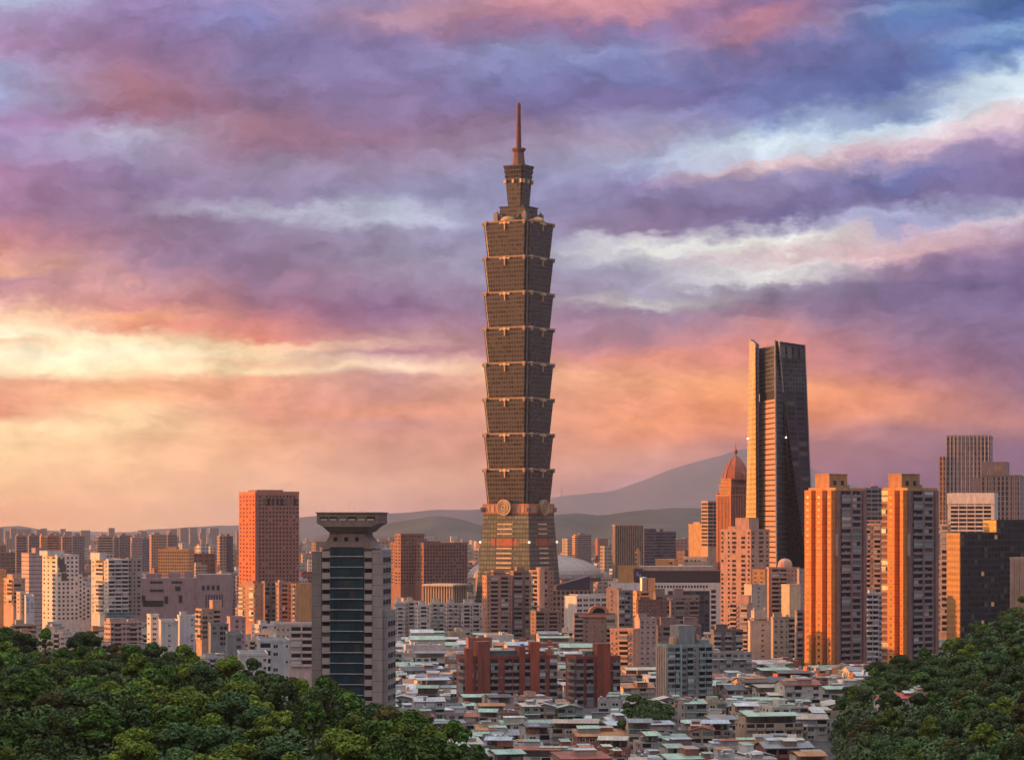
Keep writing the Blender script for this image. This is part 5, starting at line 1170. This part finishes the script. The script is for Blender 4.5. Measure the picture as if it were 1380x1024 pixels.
# ---- far slabs behind the left blocks
for (a, c, e, y, D, cc, lab) in [
    (19, 22, 36, 722, 3900, (.27, .2, .2), 'dusky slab left of the twin far slabs behind the pinkish ribbed tower'), (37, 39, 54, 721, 3950, (.24, .19, .2), 'dusky slab behind the pinkish ribbed tower'),
    (51, 55, 62, 722, 3800, orange, 'narrow slab with orange stripes behind the stepped white block'), (61, 64, 79, 721, 3900, rose, 'red-brown slab behind the stepped white block'),
    (79, 84, 97, 723, 3850, (.36, .22, .18), 'brown slab with a lit left edge above the stepped white block'), (96, 98, 114, 722, 3950, (.26, .21, .22), 'wide grey slab above the right steps of the white block'),
    (130, 133, 152, 722, 3850, (.40, .28, .22), 'tan slab behind the pale balcony block'), (151, 154, 160, 724, 3900, (.22, .2, .23), 'thin blue-grey slab behind the pale balcony block'),
    (158, 161, 177, 721, 3950, (.25, .2, .2), 'grey-brown slab right of the tan slab behind the balcony block'), (175, 178, 192, 724, 3800, (.36, .27, .26), 'pale-framed slab right of the grey-brown slab'), (190, 192, 201, 726, 3900, (.2, .18, .22), 'dark thin slab just left of the broad brown cube'),
    (200, 204, 225, 720, 3600, (.42, .27, .20), 'broad windowless brown cube building on the left skyline'), (224, 226, 238, 720, 3650, (.25, .2, .21), 'darker half adjoining the broad brown cube on the left skyline'),
    (288, 296, 305, 722, 3300, (.36, .24, .2), 'orange-grey block standing alone left of the tall rose slab'), (303, 305, 314, 722, 3320, (.15, .12, .14), 'dark block joined to the lone orange-grey block left of the rose slab'),
    (213, 254, 268, 740, 3000, orange, 'low orange block with pale end wall above the purple-grey mall'), (771, 775, 782, 722, 5200, orange, 'small orange-edged tower under the grey mountain right of the skyscraper base'), (777, 779, 797, 720, 5200, (.22, .18, .2), 'dusky purple tower under the grey mountain right of the skyscraper base')]:
    be = -10 if c-a > 20 else 15
    H('far_slab', lab, OB, (a, c, e), D, be, y, 770, 4, '', '', cc, group='dusky slabs on the left skyline', depth=22, body=facade(cc, (.07, .06, .07), 3.8, rnd.choice([2.8, 3.4, 4.2]), .5, rnd.choice([.55, .62, 1.0])), bits=(('house', .2, .55, 3.5),))

# ------------------------------------------------------------------ the low town: houses one by one
WALLS = [('white', (.52, .51, .50)), ('cream', (.50, .43, .36)), ('grey', (.30, .29, .29)), ('pinkish', (.46, .34, .31)), ('pale grey', (.42, .41, .41)), ('tan', (.42, .33, .26)), ('brown', (.24, .17, .14)), ('brick-red', (.30, .13, .10)), ('pale grey', (.45, .44, .44)), ('white', (.55, .53, .52))]
ROOFS = [('pale green', (.42, .56, .44)), ('pale green', (.36, .52, .42)), ('white', (.62, .63, .63)), ('pale blue-grey', (.46, .52, .58)), ('grey', (.26, .27, .29)), ('cream', (.56, .52, .42)), ('sage green', (.30, .40, .33)), ('rust-red', (.34, .11, .07)), ('orange', (.46, .21, .09)), ('dark grey', (.11, .115, .12)), ('silver', (.50, .50, .51)), ('tan', (.44, .35, .28))]
def roof_mat(c):
    key = ('roof', c)
    if key not in _plain:
        m, N, b = mat('metal_roof'); uv = N.n('ShaderNodeTexCoord').outputs['Object']
        s = N.n('ShaderNodeSeparateXYZ'); N.put(s.inputs[0], uv)
        f = N.noise(N.xyz(N.m('MULTIPLY', s.outputs[0], 1.), N.m('MULTIPLY', s.outputs[1], .25), N.n('ShaderNodeObjectInfo').outputs['Random']), .35, 6, .7)
        seam = N.m('GREATER_THAN', N.m('FRACT', N.m('MULTIPLY', s.outputs[0], .55)), .82)
        pan = N.n('ShaderNodeTexWhiteNoise', noise_dimensions='2D'); N.put(pan.inputs['Vector'], N.xyz(N.m('FLOOR', N.m('MULTIPLY', s.outputs[0], .28)), N.m('FLOOR', N.m('MULTIPLY', s.outputs[1], .1)), 0.))
        k = N.m('MULTIPLY', N.m('MULTIPLY', N.mr(f, .3, .7, .70, 1.18), N.mr(pan.outputs['Value'], 0, 1, .8, 1.08)), N.m('MULTIPLY_ADD', seam, -.22, 1.))
        cc = N.mix(1.0, (*c, 1), N.xyz(k, k, k), 'MULTIPLY')
        cc = N.mix(N.m('MULTIPLY', N.mr(f, .62, .72), .6), cc, (.20, .13, .09, 1))
        setp(N, b, cc, .55, 0., .35); _plain[key] = m
    return _plain[key]
TANK = None
def tank_mesh():
    global TANK
    if TANK is None:
        b = MB(); b.tube((0, 0, .5), (0, 0, 2.2), .8, .8, 10); b.tube((0, 0, 2.2), (0, 0, 2.6), .8, .15, 10)
        for q in range(4): b.tube((.5*math.cos(q*1.57), .5*math.sin(q*1.57), 0), (.5*math.cos(q*1.57), .5*math.sin(q*1.57), .5), .08, .08, 4)
        TANK = b.mesh('water_tank', [METAL])
    return TANK
AER = []
def aerial_mesh():
    if not AER:
        b = MB(); b.tube((0, 0, 0), (0, 0, 5.2), .07, .05, 4)
        for z, l in ((5, .9), (4.6, 1.1), (4.2, .7)): b.tube((-l, 0, z), (l, 0, z), .05, .05, 4)
        AER.append(b.mesh('aerial', [METAL]))
    return AER[0]
HOUSES = []
def low_house(x, y, w, d, h, rz, q, z0=0., detail=True, rk=None, rc=None, wc=None):
    wn, wcol = wc or q.choice(WALLS); rn, rcol = rc or q.choice(ROOFS); rk = rk or q.choices(['gable', 'shed', 'flat', 'canopy'], [5, 2.5, 3, 3])[0]
    t = thing('house', '', 'house', (x, y, z0), rz)
    wm = plain(wcol, .85); rm = roof_mat(rcol); fl = max(1, round(h/3.3)); fh = h/fl
    b = MB(); b.box(0, w, 0, d, -2, h, 0, 1); b.build('body', [wm, plain((.26, .25, .25), .9)], t)
    b = MB(); e = q.uniform(.4, .9); th = .25
    zr = h
    if rk == 'gable':
        rise = min(2.6, w*.09+q.uniform(.2, .9)); along = w > d or q.random() < .5
        if along: P = [(-e, -e, zr+.0), (w+e, -e, zr), (w+e, d/2, zr+rise), (-e, d/2, zr+rise), (w+e, d+e, zr), (-e, d+e, zr)]
        else: P = [(-e, d+e, zr), (-e, -e, zr), (w/2, -e, zr+rise), (w/2, d+e, zr+rise), (w+e, -e, zr), (w+e, d+e, zr)]
        up = [(p[0], p[1], p[2]+th) for p in P]
        if along:
            for U, s in ((up, 1), (P, -1)):
                for f in ((0, 1, 2, 3), (3, 2, 4, 5)): b.poly([U[k] for k in f][::s])
            b.poly([P[0], P[1], up[1], up[0]]); b.poly([P[4], P[5], up[5], up[4]])
            b.poly([P[1], P[2], up[2], up[1]]); b.poly([P[2], P[4], up[4], up[2]]); b.poly([P[3], P[0], up[0], up[3]]); b.poly([P[5], P[3], up[3], up[5]])
            b.poly([(.05, .05, zr), (.05, d/2, zr+rise*.95), (.05, d-.05, zr)][::-1], 1); b.poly([(w-.05, .05, zr), (w-.05, d-.05, zr), (w-.05, d/2, zr+rise*.95)][::1], 1)
        else:
            for U, s in ((up, 1), (P, -1)):
                for f in ((1, 2, 3, 0), (2, 4, 5, 3)): b.poly([U[k] for k in f][::s])
            b.poly([P[1], P[2], up[2], up[1]]); b.poly([P[2], P[4], up[4], up[2]]); b.poly([P[0], P[1], up[1], up[0]]); b.poly([P[4], P[5], up[5], up[4]])
            b.poly([P[3], P[0], up[0], up[3]]); b.poly([P[5], P[3], up[3], up[5]])
            b.poly([(.05, .04, zr), (w-.05, .04, zr), (w/2, .04, zr+rise*.95)], 1)
        nm = f'{rn} gabled roof'
    elif rk == 'shed':
        r1 = q.uniform(.8, 2.); P = [(-e, -e, zr+.05), (w+e, -e, zr+.05), (w+e, d+e, zr+r1), (-e, d+e, zr+r1)]; U = [(p[0], p[1], p[2]+th) for p in P]
        b.poly(U); b.poly(P[::-1])
        for i in range(4): j = (i+1) % 4; b.poly([P[i], P[j], U[j], U[i]])
        for xx in (.1, w-.1): b.poly([(xx, .1, zr), (xx, d-.1, zr), (xx, d-.1, zr+r1*.9)], 1)
        b.poly([(w-.1, d-.1, zr), (.1, d-.1, zr), (.1, d-.1, zr+r1*.92), (w-.1, d-.1, zr+r1*.92)], 1)
        nm = f'{rn} sloping roof'
    elif rk == 'canopy':                                     # iron roof on posts above an open rooftop
        hh = q.uniform(2.2, 3.2); a, c = (0., 1.) if q.random() < .5 else (q.uniform(0, .3), q.uniform(.7, 1.))
        x0, x1 = w*a-e, w*c+e
        P = [(x0, -e, zr+hh), (x1, -e, zr+hh), (x1, d/2, zr+hh+1.1), (x0, d/2, zr+hh+1.1), (x1, d+e, zr+hh), (x0, d+e, zr+hh)]; U = [(p[0], p[1], p[2]+th) for p in P]
        for f in ((0, 1, 2, 3), (3, 2, 4, 5)): b.poly([U[k] for k in f]); b.poly([P[k] for k in f][::-1])
        b.poly([P[0], P[1], U[1], U[0]]); b.poly([P[1], P[2], U[2], U[1]]); b.poly([P[2], P[4], U[4], U[2]]); b.poly([P[4], P[5], U[5], U[4]]); b.poly([P[5], P[3], U[3], U[5]]); b.poly([P[3], P[0], U[0], U[3]])
        b.box(max(.3, x0+.8), min(w-.3, x1-.8), d*.3, d-.3, zr, zr+hh-.3, 1)
        nm = f'{rn} roof canopy'
    else:
        p = .9
        for (x0, x1, y0, y1) in ((-.1, w+.1, -.1, .2), (-.1, w+.1, d-.2, d+.1), (-.1, .2, .2, d-.2), (w-.2, w+.1, .2, d-.2)): b.box(x0, x1, y0, y1, zr-.02, zr+p, 1, 1, True)
        b.poly([(.2, .2, zr+.03), (w-.2, .2, zr+.03), (w-.2, d-.2, zr+.03), (.2, d-.2, zr+.03)], 0)
        nm = f'flat {rn} roof'
    b.build('roof', [rm, wm], t, False)
    if detail:
        for k in range(q.choice([1, 1, 2, 2, 3])):           # lean-to patches, sheds and boxes added on top and at the sides
            pw, pd = q.uniform(.25, .5)*w, q.uniform(.25, .5)*d; x0, y0 = q.uniform(-.3, w-pw+.3), q.uniform(-.8, d-pd); z1 = h+q.uniform(.9, 3.6) if rk == 'flat' else h+q.uniform(1.6, 3.8)
            a_ = MB(); sl = q.uniform(.15, .8)
            P = [(x0-.3, y0-.3, z1), (x0+pw+.3, y0-.3, z1), (x0+pw+.3, y0+pd+.3, z1+sl), (x0-.3, y0+pd+.3, z1+sl)]
            a_.poly([(p[0], p[1], p[2]+.16) for p in P]); a_.poly(P[::-1])
            for i in range(4): j = (i+1) % 4; a_.poly([P[i], P[j], (P[j][0], P[j][1], P[j][2]+.16), (P[i][0], P[i][1], P[i][2]+.16)])
            a_.box(x0, x0+pw, y0, y0+pd, h-.3, z1-.02, 1); a_.build('roof_shed', [roof_mat(q.choice(ROOFS)[1]), plain(q.choice(WALLS)[1], .85)], t, False)
        if q.random() < .45:
            o = link('water_tank', tank_mesh(), t); o.location = (q.uniform(1, w-1), q.uniform(.5, d*.6), h+q.uniform(.1, 1.5)); o.scale = [q.uniform(.8, 1.2)]*3
        if q.random() < .4:
            o = link('aerial', aerial_mesh(), t); o.location = (q.uniform(.5, w-.5), q.uniform(.5, d*.7), h); o.rotation_euler = (0, 0, q.uniform(0, 3))
    if rk == 'flat' or (rk == 'canopy' and a > 0):
        s = MB(); sx = q.uniform(.1, .6)*w; sw = min(w*.4, q.uniform(3.5, 6)); s.box(sx, sx+sw, d*.45, d*.85, h+.04, h+q.uniform(2.6, 3.6), 0, 1); s.build('stair_house', [wm, rm], t)
        for k in range(q.randint(1, 3)):
            o = link('water_tank', tank_mesh(), t); o.location = (q.uniform(1, w-1), q.uniform(d*.15, d*.4), h+.04)
    if detail:
        jobs = []; n = max(2, int(w/4.2)); bw = w/n; bm = plain((wcol[0]*.85, wcol[1]*.85, wcol[2]*.85), .85); fm = q.choice([WHITE, METAL, CONC])
        for f in range(max(0, fl-3), fl):
            for i in range(n):
                u = q.random()
                if u < .45: jobs.append(('window', unit_window(fm, GL), (bw*(i+.18), 0, f*fh+fh*.3), 0, (bw*.64, 1, fh*.5)))
                elif u < .85:
                    if q.random() < .35: jobs.append(('balcony_screen', unit_screen(q.choice(SCREENS)), (bw*(i+.06), 0, f*fh), 0, (bw*.88, 1, fh)))
                    jobs.append(('balcony', unit_balcony(bm, GL), (bw*(i+.06), 0, f*fh), 0, (bw*.88, 1, fh)))
                if q.random() < .25: jobs.append(('air_conditioner', unit_ac(), (bw*(i+q.uniform(.1, .6)), 0, f*fh+fh*.12), 0, (1.0, 1, .7)))
            for i in range(int(d/5)):
                if q.random() < .6: jobs.append(('window', unit_pane(GL), (0, d-(i*5+1.2), f*fh+fh*.35), -math.pi/2, (1.8, 1, fh*.4)))
        place_parts(t, jobs, 100)
        if q.random() < .5:
            a = MB(); zz = h-fh*q.choice([1, 2])-.1; a.poly([(.3, -1.6, zz-.35), (w-.3, -1.6, zz-.35), (w-.3, -.02, zz), (.3, -.02, zz)]); a.poly([(.3, -1.6, zz-.43), (.3, -.02, zz-.08), (w-.3, -.02, zz-.08), (w-.3, -1.6, zz-.43)]); a.poly([(.3, -1.6, zz-.43), (w-.3, -1.6, zz-.43), (w-.3, -1.6, zz-.35), (.3, -1.6, zz-.35)])
            a.build('awning', [roof_mat(q.choice(ROOFS)[1])], t)
    HOUSES.append((t, f'{wn} house with {nm}', pxof(x+w/2, y), pyof(h+z0, y), y)); return t
def free(p0, p1, D0, D1, ytop, slack=3):
    for (a, c, e, f, yb, *_) in OCC:
        if p1 > a and p0 < c:
            if D1 > e and D0 < f: return False
            if D0 < e and ytop < yb-slack: return False
    return True
class Skyline:                                   # highest nearer roof row in each column of the view: what lies lower is out of sight
    def __init__(s): s.a = [1030.]*1400; s.q = sorted([(o[2], o[0], o[1], o[5] if len(o) > 5 else 1030.) for o in OCC]); s.i = 0
    def upto(s, D):
        while s.i < len(s.q) and s.q[s.i][0] < D:
            _, a, b, y = s.q[s.i]; s.i += 1
            s.add(a, b, y)
    def add(s, a, b, y):
        for k in range(max(0, int(a)), min(1399, int(b))): s.a[k] = min(s.a[k], y)
    def area(s, a, b, y): return sum(max(0., s.a[k]-y) for k in range(max(0, int(a)), min(1379, int(b))))
def hill_free(px0, px1, D):
    for p in (px0, px1):
        if left_hill(PX(p, D), D) > 2 or right_hill(PX(p, D), D) > 2: return False
    return True
def low_town():
    q = random.Random(21); D = 1035.; S = Skyline()
    while D < 2120:
        px = 500.; px += q.uniform(0, 20); S.upto(D)
        while px < 1175:
            w = q.uniform(7, 21) if D < 1500 else q.uniform(9, 25); d = q.uniform(11, 20); h = q.choice([6.5, 8.5, 9.5, 9.8, 10.5, 12.8, 13.2]) + q.uniform(-.8, .8)
            if px > 940 and D > 1330 and q.random() < .6: w = q.uniform(18, 36); d = q.uniform(15, 24)
            if D < 1130: h = q.choice([6.5, 8, 9.5])+q.uniform(-.6, .6)
            if px < 650 and D < 1950: h = q.choice([6., 6.5, 8., 9.5])+q.uniform(-.6, .6)
            if px > 960 and D > 1500: h = q.choice([6., 7., 9.])+q.uniform(-.6, .6)
            if q.random() < .28: w = q.uniform(16, 32)
            if q.random() < .10 and D > 1130: h += q.uniform(4, 9)
            Dj = D+q.uniform(-5, 5); p1 = px+w*F/Dj; rz = R(q.choice([-6, 4, 12, 9, 12]) + q.uniform(-3, 3))
            yt = pyof(h+1, Dj)
            if free(px, p1, Dj-4, Dj+d+4, pyof(h+2.5, Dj), 22) and hill_free(px-4, p1+4, Dj) and S.area(px, p1, yt) > 14:
                if not (832 < px+5 < 905 and 1150 < D < 1345):
                    low_house(PX(px, Dj), Dj, w, d, h, rz, q, detail=D < 1750)
                    OCC.append((px, p1, Dj-1, Dj+d+1, 0, yt)); S.add(px, p1, yt)
            px = p1 + (q.uniform(.2, 1.0) if q.random() < .75 else q.uniform(3, 7))*F/Dj
        D += 18.5+ max(0, D-1120)*.012
low_town()
for (px, D, w, d, h, rk, rc, wc) in [(1186, 1052, 12, 8, 3.6, 'gable', ('rust-red', (.42, .08, .06)), WALLS[0]), (1208, 1046, 15, 9, 4, 'gable', ('rust-red', (.45, .09, .07)), WALLS[4]), (1236, 1050, 8, 7, 3.5, 'shed', ('pale green', (.30, .5, .36)), WALLS[0])]:
    low_house(PX(px, D), D, w, d, h, R(10), random.Random(px), max(0, right_hill(PX(px+8, D), D+3)), True, rk, rc, wc)
for (px, D, w, h, wc) in [(1091, 1655, 8, 9, ('bright orange', (.60, .22, .10))), (1112, 1640, 13, 8, ('bright orange', (.56, .22, .12))), (1134, 1632, 6, 12, ('bright orange', (.60, .24, .11))), (1141, 1620, 7, 9, ('bright orange', (.58, .22, .10))), (1122, 1600, 14, 6, WALLS[0])]:  # low sun's orange is put into the bright orange wall colours
    low_house(PX(px, D), D, w, 9, h, R(35), random.Random(px), 0, True, 'flat', ROOFS[11], wc)
print('houses', len(HOUSES))

# ------------------------------------------------------------------ middle-distance blocks, one by one
MIDS = []
def mid_block(px0, px1, D, ytop, q, cat='apartment block'):
    wn, wc = q.choice(WALLS+[('orange-brown', (.46, .27, .17)), ('peach', (.50, .34, .27)), ('mauve', (.32, .25, .27)), ('pinkish', (.46, .33, .3)), ('cream', (.5, .43, .37))])
    be = q.choice([18, 24, 30, -12, 12, 35]); m = px0+(px1-px0)*q.uniform(.2, .4)
    pxs = (px0, m, px1) if be > 0 else (px0, px1-(px1-px0)*.15, px1)
    fh = 3.4*F/D
    body = facade(wc, (.035, .035, .045), q.choice([3.3, 3.5, 3.8]), q.choice([3., 3.6, 4.4]), q.choice([.42, .5, .55]), q.choice([.5, .6, .7, 1.0]), .85, .25, .2)
    bits = [('house', q.uniform(0, .2), q.uniform(.35, .6), q.uniform(2.8, 4.5))]
    bn = 'one roof hut'
    u = q.random()
    if u < .35: bits.append(('tank', .7, .8, 1.8)); bn = 'roof hut and tank'
    elif u < .55: bits.append(('house', .68, .95, q.uniform(2, 3.5))); bn = 'two roof huts'
    elif u < .7: bits.append(('frame', .6, 1.0, 2.6)); bn = 'open roof frame'
    hgt = PZ(ytop, D); jobs = None
    r, w1, w2, h = tower('apartment_block', '', cat, pxs, D, be, ytop, ytop+10, 5, '', '', wc, body=body, depth=q.uniform(12, 18), bits=bits, wallm=plain(wc, .85), roofm=roof_mat(q.choice(ROOFS)[1]) if q.random() < .4 else None)
    if D < 2300:                                           # balconies you can make out
        place_parts(r, [('balcony', unit_balcony(plain((wc[0]*.8, wc[1]*.8, wc[2]*.8)), GL), (w1*f, 0, h-1.4-3.4*(k+1)), 0, (w1*.22, 1, 3.4)) for f in (.12, .62) for k in range(min(8, int(h/3.4)-1))])
    MIDS.append((r, f'{wn} {"low" if hgt < 22 else "mid-height" if hgt < 40 else "tall"} block with {bn}', (px0+px1)/2, ytop, D))
    OCC.append((px0-1, px1+1, D-3, D+20, 0, ytop)); return r
def mid_town():
    q = random.Random(77); S = Skyline()
    D = 1720.
    while D < 4300:
        px = -12+q.uniform(0, 20); S.upto(D)
        while px < 1390:
            Dj = D+q.uniform(-12, 12); w = q.uniform(13, 30)*F/Dj
            lo, hi = (12, 24) if D < 2000 else (14, 32) if D < 2900 else (16, 44)
            if q.random() < .12: hi += 14
            yt = pyof(q.uniform(lo, hi), Dj)
            if 530 < px+w/2 < 1180 and D < 2060: px += w; continue
            if free(px, px+w, Dj-4, Dj+20, yt, 2) and hill_free(px, px+w, Dj) and S.area(px, px+w, yt) > 25:
                mid_block(px, px+w, Dj, yt, q); S.add(px, px+w, yt)
            px += w+q.choice([1, 2, 4, 9])*2600/Dj
        D += 62+(D-1720)*.06
mid_town()
print('mids', len(MIDS))

# ------------------------------------------------------------------ the far city that reads as one mass, and street trees
def far_city():
    q = random.Random(9); V = []; Fc = []; C = []
    m, N, b = mat('far_facade'); at = N.n('ShaderNodeAttribute', attribute_name='wall'); uv = N.n('ShaderNodeTexCoord').outputs['Object']
    s = N.n('ShaderNodeSeparateXYZ'); N.put(s.inputs[0], uv)
    fv = N.m('FRACT', N.m('DIVIDE', s.outputs[2], 6.)); fu = N.m('FRACT', N.m('DIVIDE', s.outputs[0], 7.)); geo = N.n('ShaderNodeNewGeometry'); sn = N.n('ShaderNodeSeparateXYZ'); N.put(sn.inputs[0], geo.outputs['True Normal'])
    mk = N.m('MULTIPLY', N.m('MULTIPLY', N.m('LESS_THAN', fv, .5), N.m('LESS_THAN', fu, .65)), N.m('LESS_THAN', N.m('ABSOLUTE', sn.outputs[2]), .5))
    setp(N, b, N.mix(N.m('MULTIPLY', mk, .75), at.outputs['Color'], (.06, .055, .06, 1)), .85, 0, .2)
    def bx(x, y, w, d, h, a, c):
        ca, sa = math.cos(a), math.sin(a); b0 = len(V)
        for z in (0, h):
            for (u, v) in ((0, 0), (w, 0), (w, d), (0, d)): V.append((x+u*ca-v*sa, y+u*sa+v*ca, z))
        for f in ((0, 1, 5, 4), (1, 2, 6, 5), (2, 3, 7, 6), (3, 0, 4, 7), (4, 5, 6, 7)):
            Fc.append(tuple(b0+k for k in f)); C.extend([c if f[0] != 4 else tuple(k*.7 for k in c)]*4)
    n = 0
    while n < 5200:
        D = 3000*(13000/3000)**q.random(); px = q.uniform(-60, 1440); x = PX(px, D)
        if D < 4000 and q.random() < .3: continue
        u = q.random(); h = q.uniform(9, 22) if u < .6 else q.uniform(20, 45) if u < .93 else q.uniform(45, 75)
        if D > 7000: h *= .8
        yt = pyof(h, D)
        if not free(px-3, px+w_(D), D-10, D+30, yt, 2): continue
        c = q.choice(WALLS+[('o', (.44, .28, .18)), ('r', (.36, .2, .16))])[1]; k = q.uniform(.7, 1.1)
        bx(x, D, q.uniform(12, 34), q.uniform(12, 25), h, R(q.choice([15, 25, 32, -10, 20])), (c[0]*k, c[1]*k, c[2]*k)); n += 1
    for i in range(60):
        px = q.choice([q.uniform(60, 110), q.uniform(130, 215), q.uniform(225, 345), q.uniform(-20, 60)]); D = 8800+q.uniform(0, 1200)
        bx(PX(px, D), D, q.uniform(18, 34), 20, q.uniform(50, 90), R(20), (.3, .26, .27))
    me = bpy.data.meshes.new('far_city'); me.from_pydata(V, [], Fc); me.materials.append(m)
    ca = me.color_attributes.new('wall', 'FLOAT_COLOR', 'CORNER'); ca.data.foreach_set('color', [k for c in C for k in (*c, 1)])
    o = link('far_city', me); o['kind'] = 'stuff'
def w_(D): return 24*F/D
far_city()
q_ = random.Random(4)
for (px, D, k, s) in [(842, 1165, 4, 1.5), (850, 1195, 8, 1.7), (862, 1172, 9, 1.3), (872, 1240, 9, 1.5), (880, 1208, 4, 1.3), (892, 1262, 5, 1.3), (866, 1290, 9, 1.5), (884, 1300, 4, 1.4), (848, 1262, 0, 1.4), (898, 1318, 9, 1.3), (856, 1330, 4, 1.5), (876, 1335, 9, 1.4), (758, 1920, 4, 1.3), (766, 1900, 9, 1.2), (749, 1930, 0, 1.1), (690, 1900, 9, .8), (560, 1860, 9, .8), (612, 1830, 8, .7), (600, 1850, 9, .7), (1020, 1800, 9, 1.), (1046, 1790, 4, 1.), (1060, 1795, 9, .9), (1085, 1790, 8, .9), (1128, 1420, 4, .9), (1140, 1400, 9, 1.), (1120, 1440, 9, .8), (1104, 1450, 0, .7), (700, 1340, 8, .5), (958, 1450, 9, .9), (968, 1440, 4, .8), (888, 1420, 9, .8), (122, 1900, 9, 1.), (112, 1880, 4, .9), (186, 1900, 9, 1.), (560, 1150, 8, .6)]:
    if free(px-1, px+1, D-2, D+2, 2000): add_tree(PX(px, D), D, 0, k, s, 'town')
print('trees', len(TREES))

# ------------------------------------------------------------------ labels that single each house, block and tree out
ORD = ['', 'second ', 'third ', 'fourth ', 'fifth ', 'sixth ', 'seventh ', 'eighth ', 'ninth ', 'tenth ', 'eleventh ', 'twelfth ', 'thirteenth ', 'fourteenth ', 'fifteenth ', 'sixteenth ', 'seventeenth ', 'eighteenth ', 'nineteenth ', 'twentieth ']
LM_LOW = [(560, 910, 'right of the grey office tower'), (685, 905, 'around the wide brick-red block'), (805, 905, 'around the narrow brick-red block'), (862, 960, 'beside the dark trees'), (922, 900, 'around the grey-teal block'), (1010, 905, 'below the turret tower'), (1110, 905, 'below the orange twin towers'), (1215, 950, 'on the wooded right slope'), (600, 990, 'behind the left wood'), (720, 990, 'below the wide brick-red block'), (810, 990, 'below the narrow brick-red block'), (930, 980, 'below the grey-teal block'), (1010, 970, 'in the lower right town'), (1090, 980, 'beside the right wood')]
LM_MID = [(40, 780, 'near the pinkish ribbed tower'), (90, 780, 'near the stepped white block'), (155, 780, 'near the pale balcony block'), (250, 800, 'near the purple-grey mall'), (362, 780, 'near the rose slab tower'), (475, 740, 'near the grey office tower'), (578, 770, 'near the rose-brown hotel'), (700, 800, 'near the salmon pair'), (790, 790, 'near the arena dome'), (860, 760, 'near the bronze slab'), (930, 800, 'near the long dark mall'), (990, 770, 'near the peach gridded tower'), (1055, 800, 'near the split tower'), (1125, 780, 'near the left twin tower'), (1230, 780, 'near the right twin tower'), (1330, 760, 'near the dark glass block'), (60, 840, 'behind the far left wood'), (160, 845, 'behind the left wood'), (290, 850, 'above the left wood'), (380, 850, 'left of the grey office tower')]
def rank(L, marks, group, tail):
    by = {}
    for (o, base, px, py, D) in L:
        mk = min(marks, key=lambda k: (k[0]-px)**2+((k[1]-py)*1.6)**2)[2]
        by.setdefault((base, mk), []).append((px, o))
    for (base, mk), it in by.items():
        it.sort(key=lambda k: k[0])
        for i, (px, o) in enumerate(it):
            if len(it) == 1: o['label'] = f'{base} {mk}'
            elif i == len(it)-1 and len(it) > 1: o['label'] = f'{base} {mk}, {tail} right'
            else: o['label'] = f'{base} {mk}, {ORD[min(i, 19)]}{tail if i == 0 else "from"} left'.replace(', from', ', from')
            o['group'] = group
rank(HOUSES, LM_LOW, 'low houses of the town', 'furthest')
rank(MIDS, LM_MID, 'apartment blocks of the middle distance', 'furthest')
TZ = {'left': [(60, 860, 'at the far left ridge'), (60, 930, 'at the far left'), (60, 1010, 'in the bottom left corner'), (200, 870, 'on the crest below the white blocks'), (220, 930, 'on the left mound'), (220, 1010, 'at the bottom of the left wood'), (330, 900, 'on the crest by the white houses'), (360, 960, 'in the middle of the left wood'), (360, 1020, 'at the bottom left of centre'), (460, 930, 'at the foot of the grey office tower'), (480, 1000, 'below the grey office tower'), (560, 970, 'right of the grey office tower'), (580, 1020, 'at the right tip of the left wood'), (645, 1000, 'at the last tip of the left wood')],
      'right': [(1200, 890, 'below the right twin tower'), (1280, 860, 'below the dark glass block'), (1350, 830, 'on the right crest'), (1200, 930, 'above the red-roofed shacks'), (1290, 920, 'in the middle of the right slope'), (1360, 900, 'at the right edge'), (1200, 985, 'below the red-roofed shacks'), (1290, 980, 'low on the right slope'), (1360, 980, 'at the lower right edge'), (1200, 1030, 'at the bottom of the right wood'), (1300, 1030, 'bottom of the right wood, centre'), (1370, 1030, 'in the bottom right corner')],
      'town': [(870, 950, 'beside the grey-teal block'), (757, 890, 'behind the brick-red blocks'), (590, 890, 'among the pale roofs'), (1050, 900, 'below the turret tower'), (1125, 955, 'beside the right wood'), (700, 970, 'below the wide brick-red block'), (965, 955, 'right of the grey-teal block'), (150, 860, 'beyond the left wood'), (690, 890, 'behind the wide brick-red block')]}
GR = {'left': 'trees of the left wood', 'right': 'trees of the right wooded slope', 'town': 'street trees of the low town'}
for zone in TZ:
    L = []
    for (o, z, mi, s, px, py) in TREES:
        if z == zone: L.append((o, f'{"large" if s > 1.08 else "small" if s < .88 else "medium"} {TONE[mi]} tree', px, py, 0))
    rank(L, TZ[zone], GR[zone], 'furthest')
seen = {}
for o in LAB:
    if o.name in bpy.data.objects: seen.setdefault(o['label'], []).append(o.name)
for k, v in seen.items():
    if len(v) > 1: print('DUP', len(v), k)
    if not 4 <= len(k.split()) <= 16: print('LEN', len(k.split()), k)
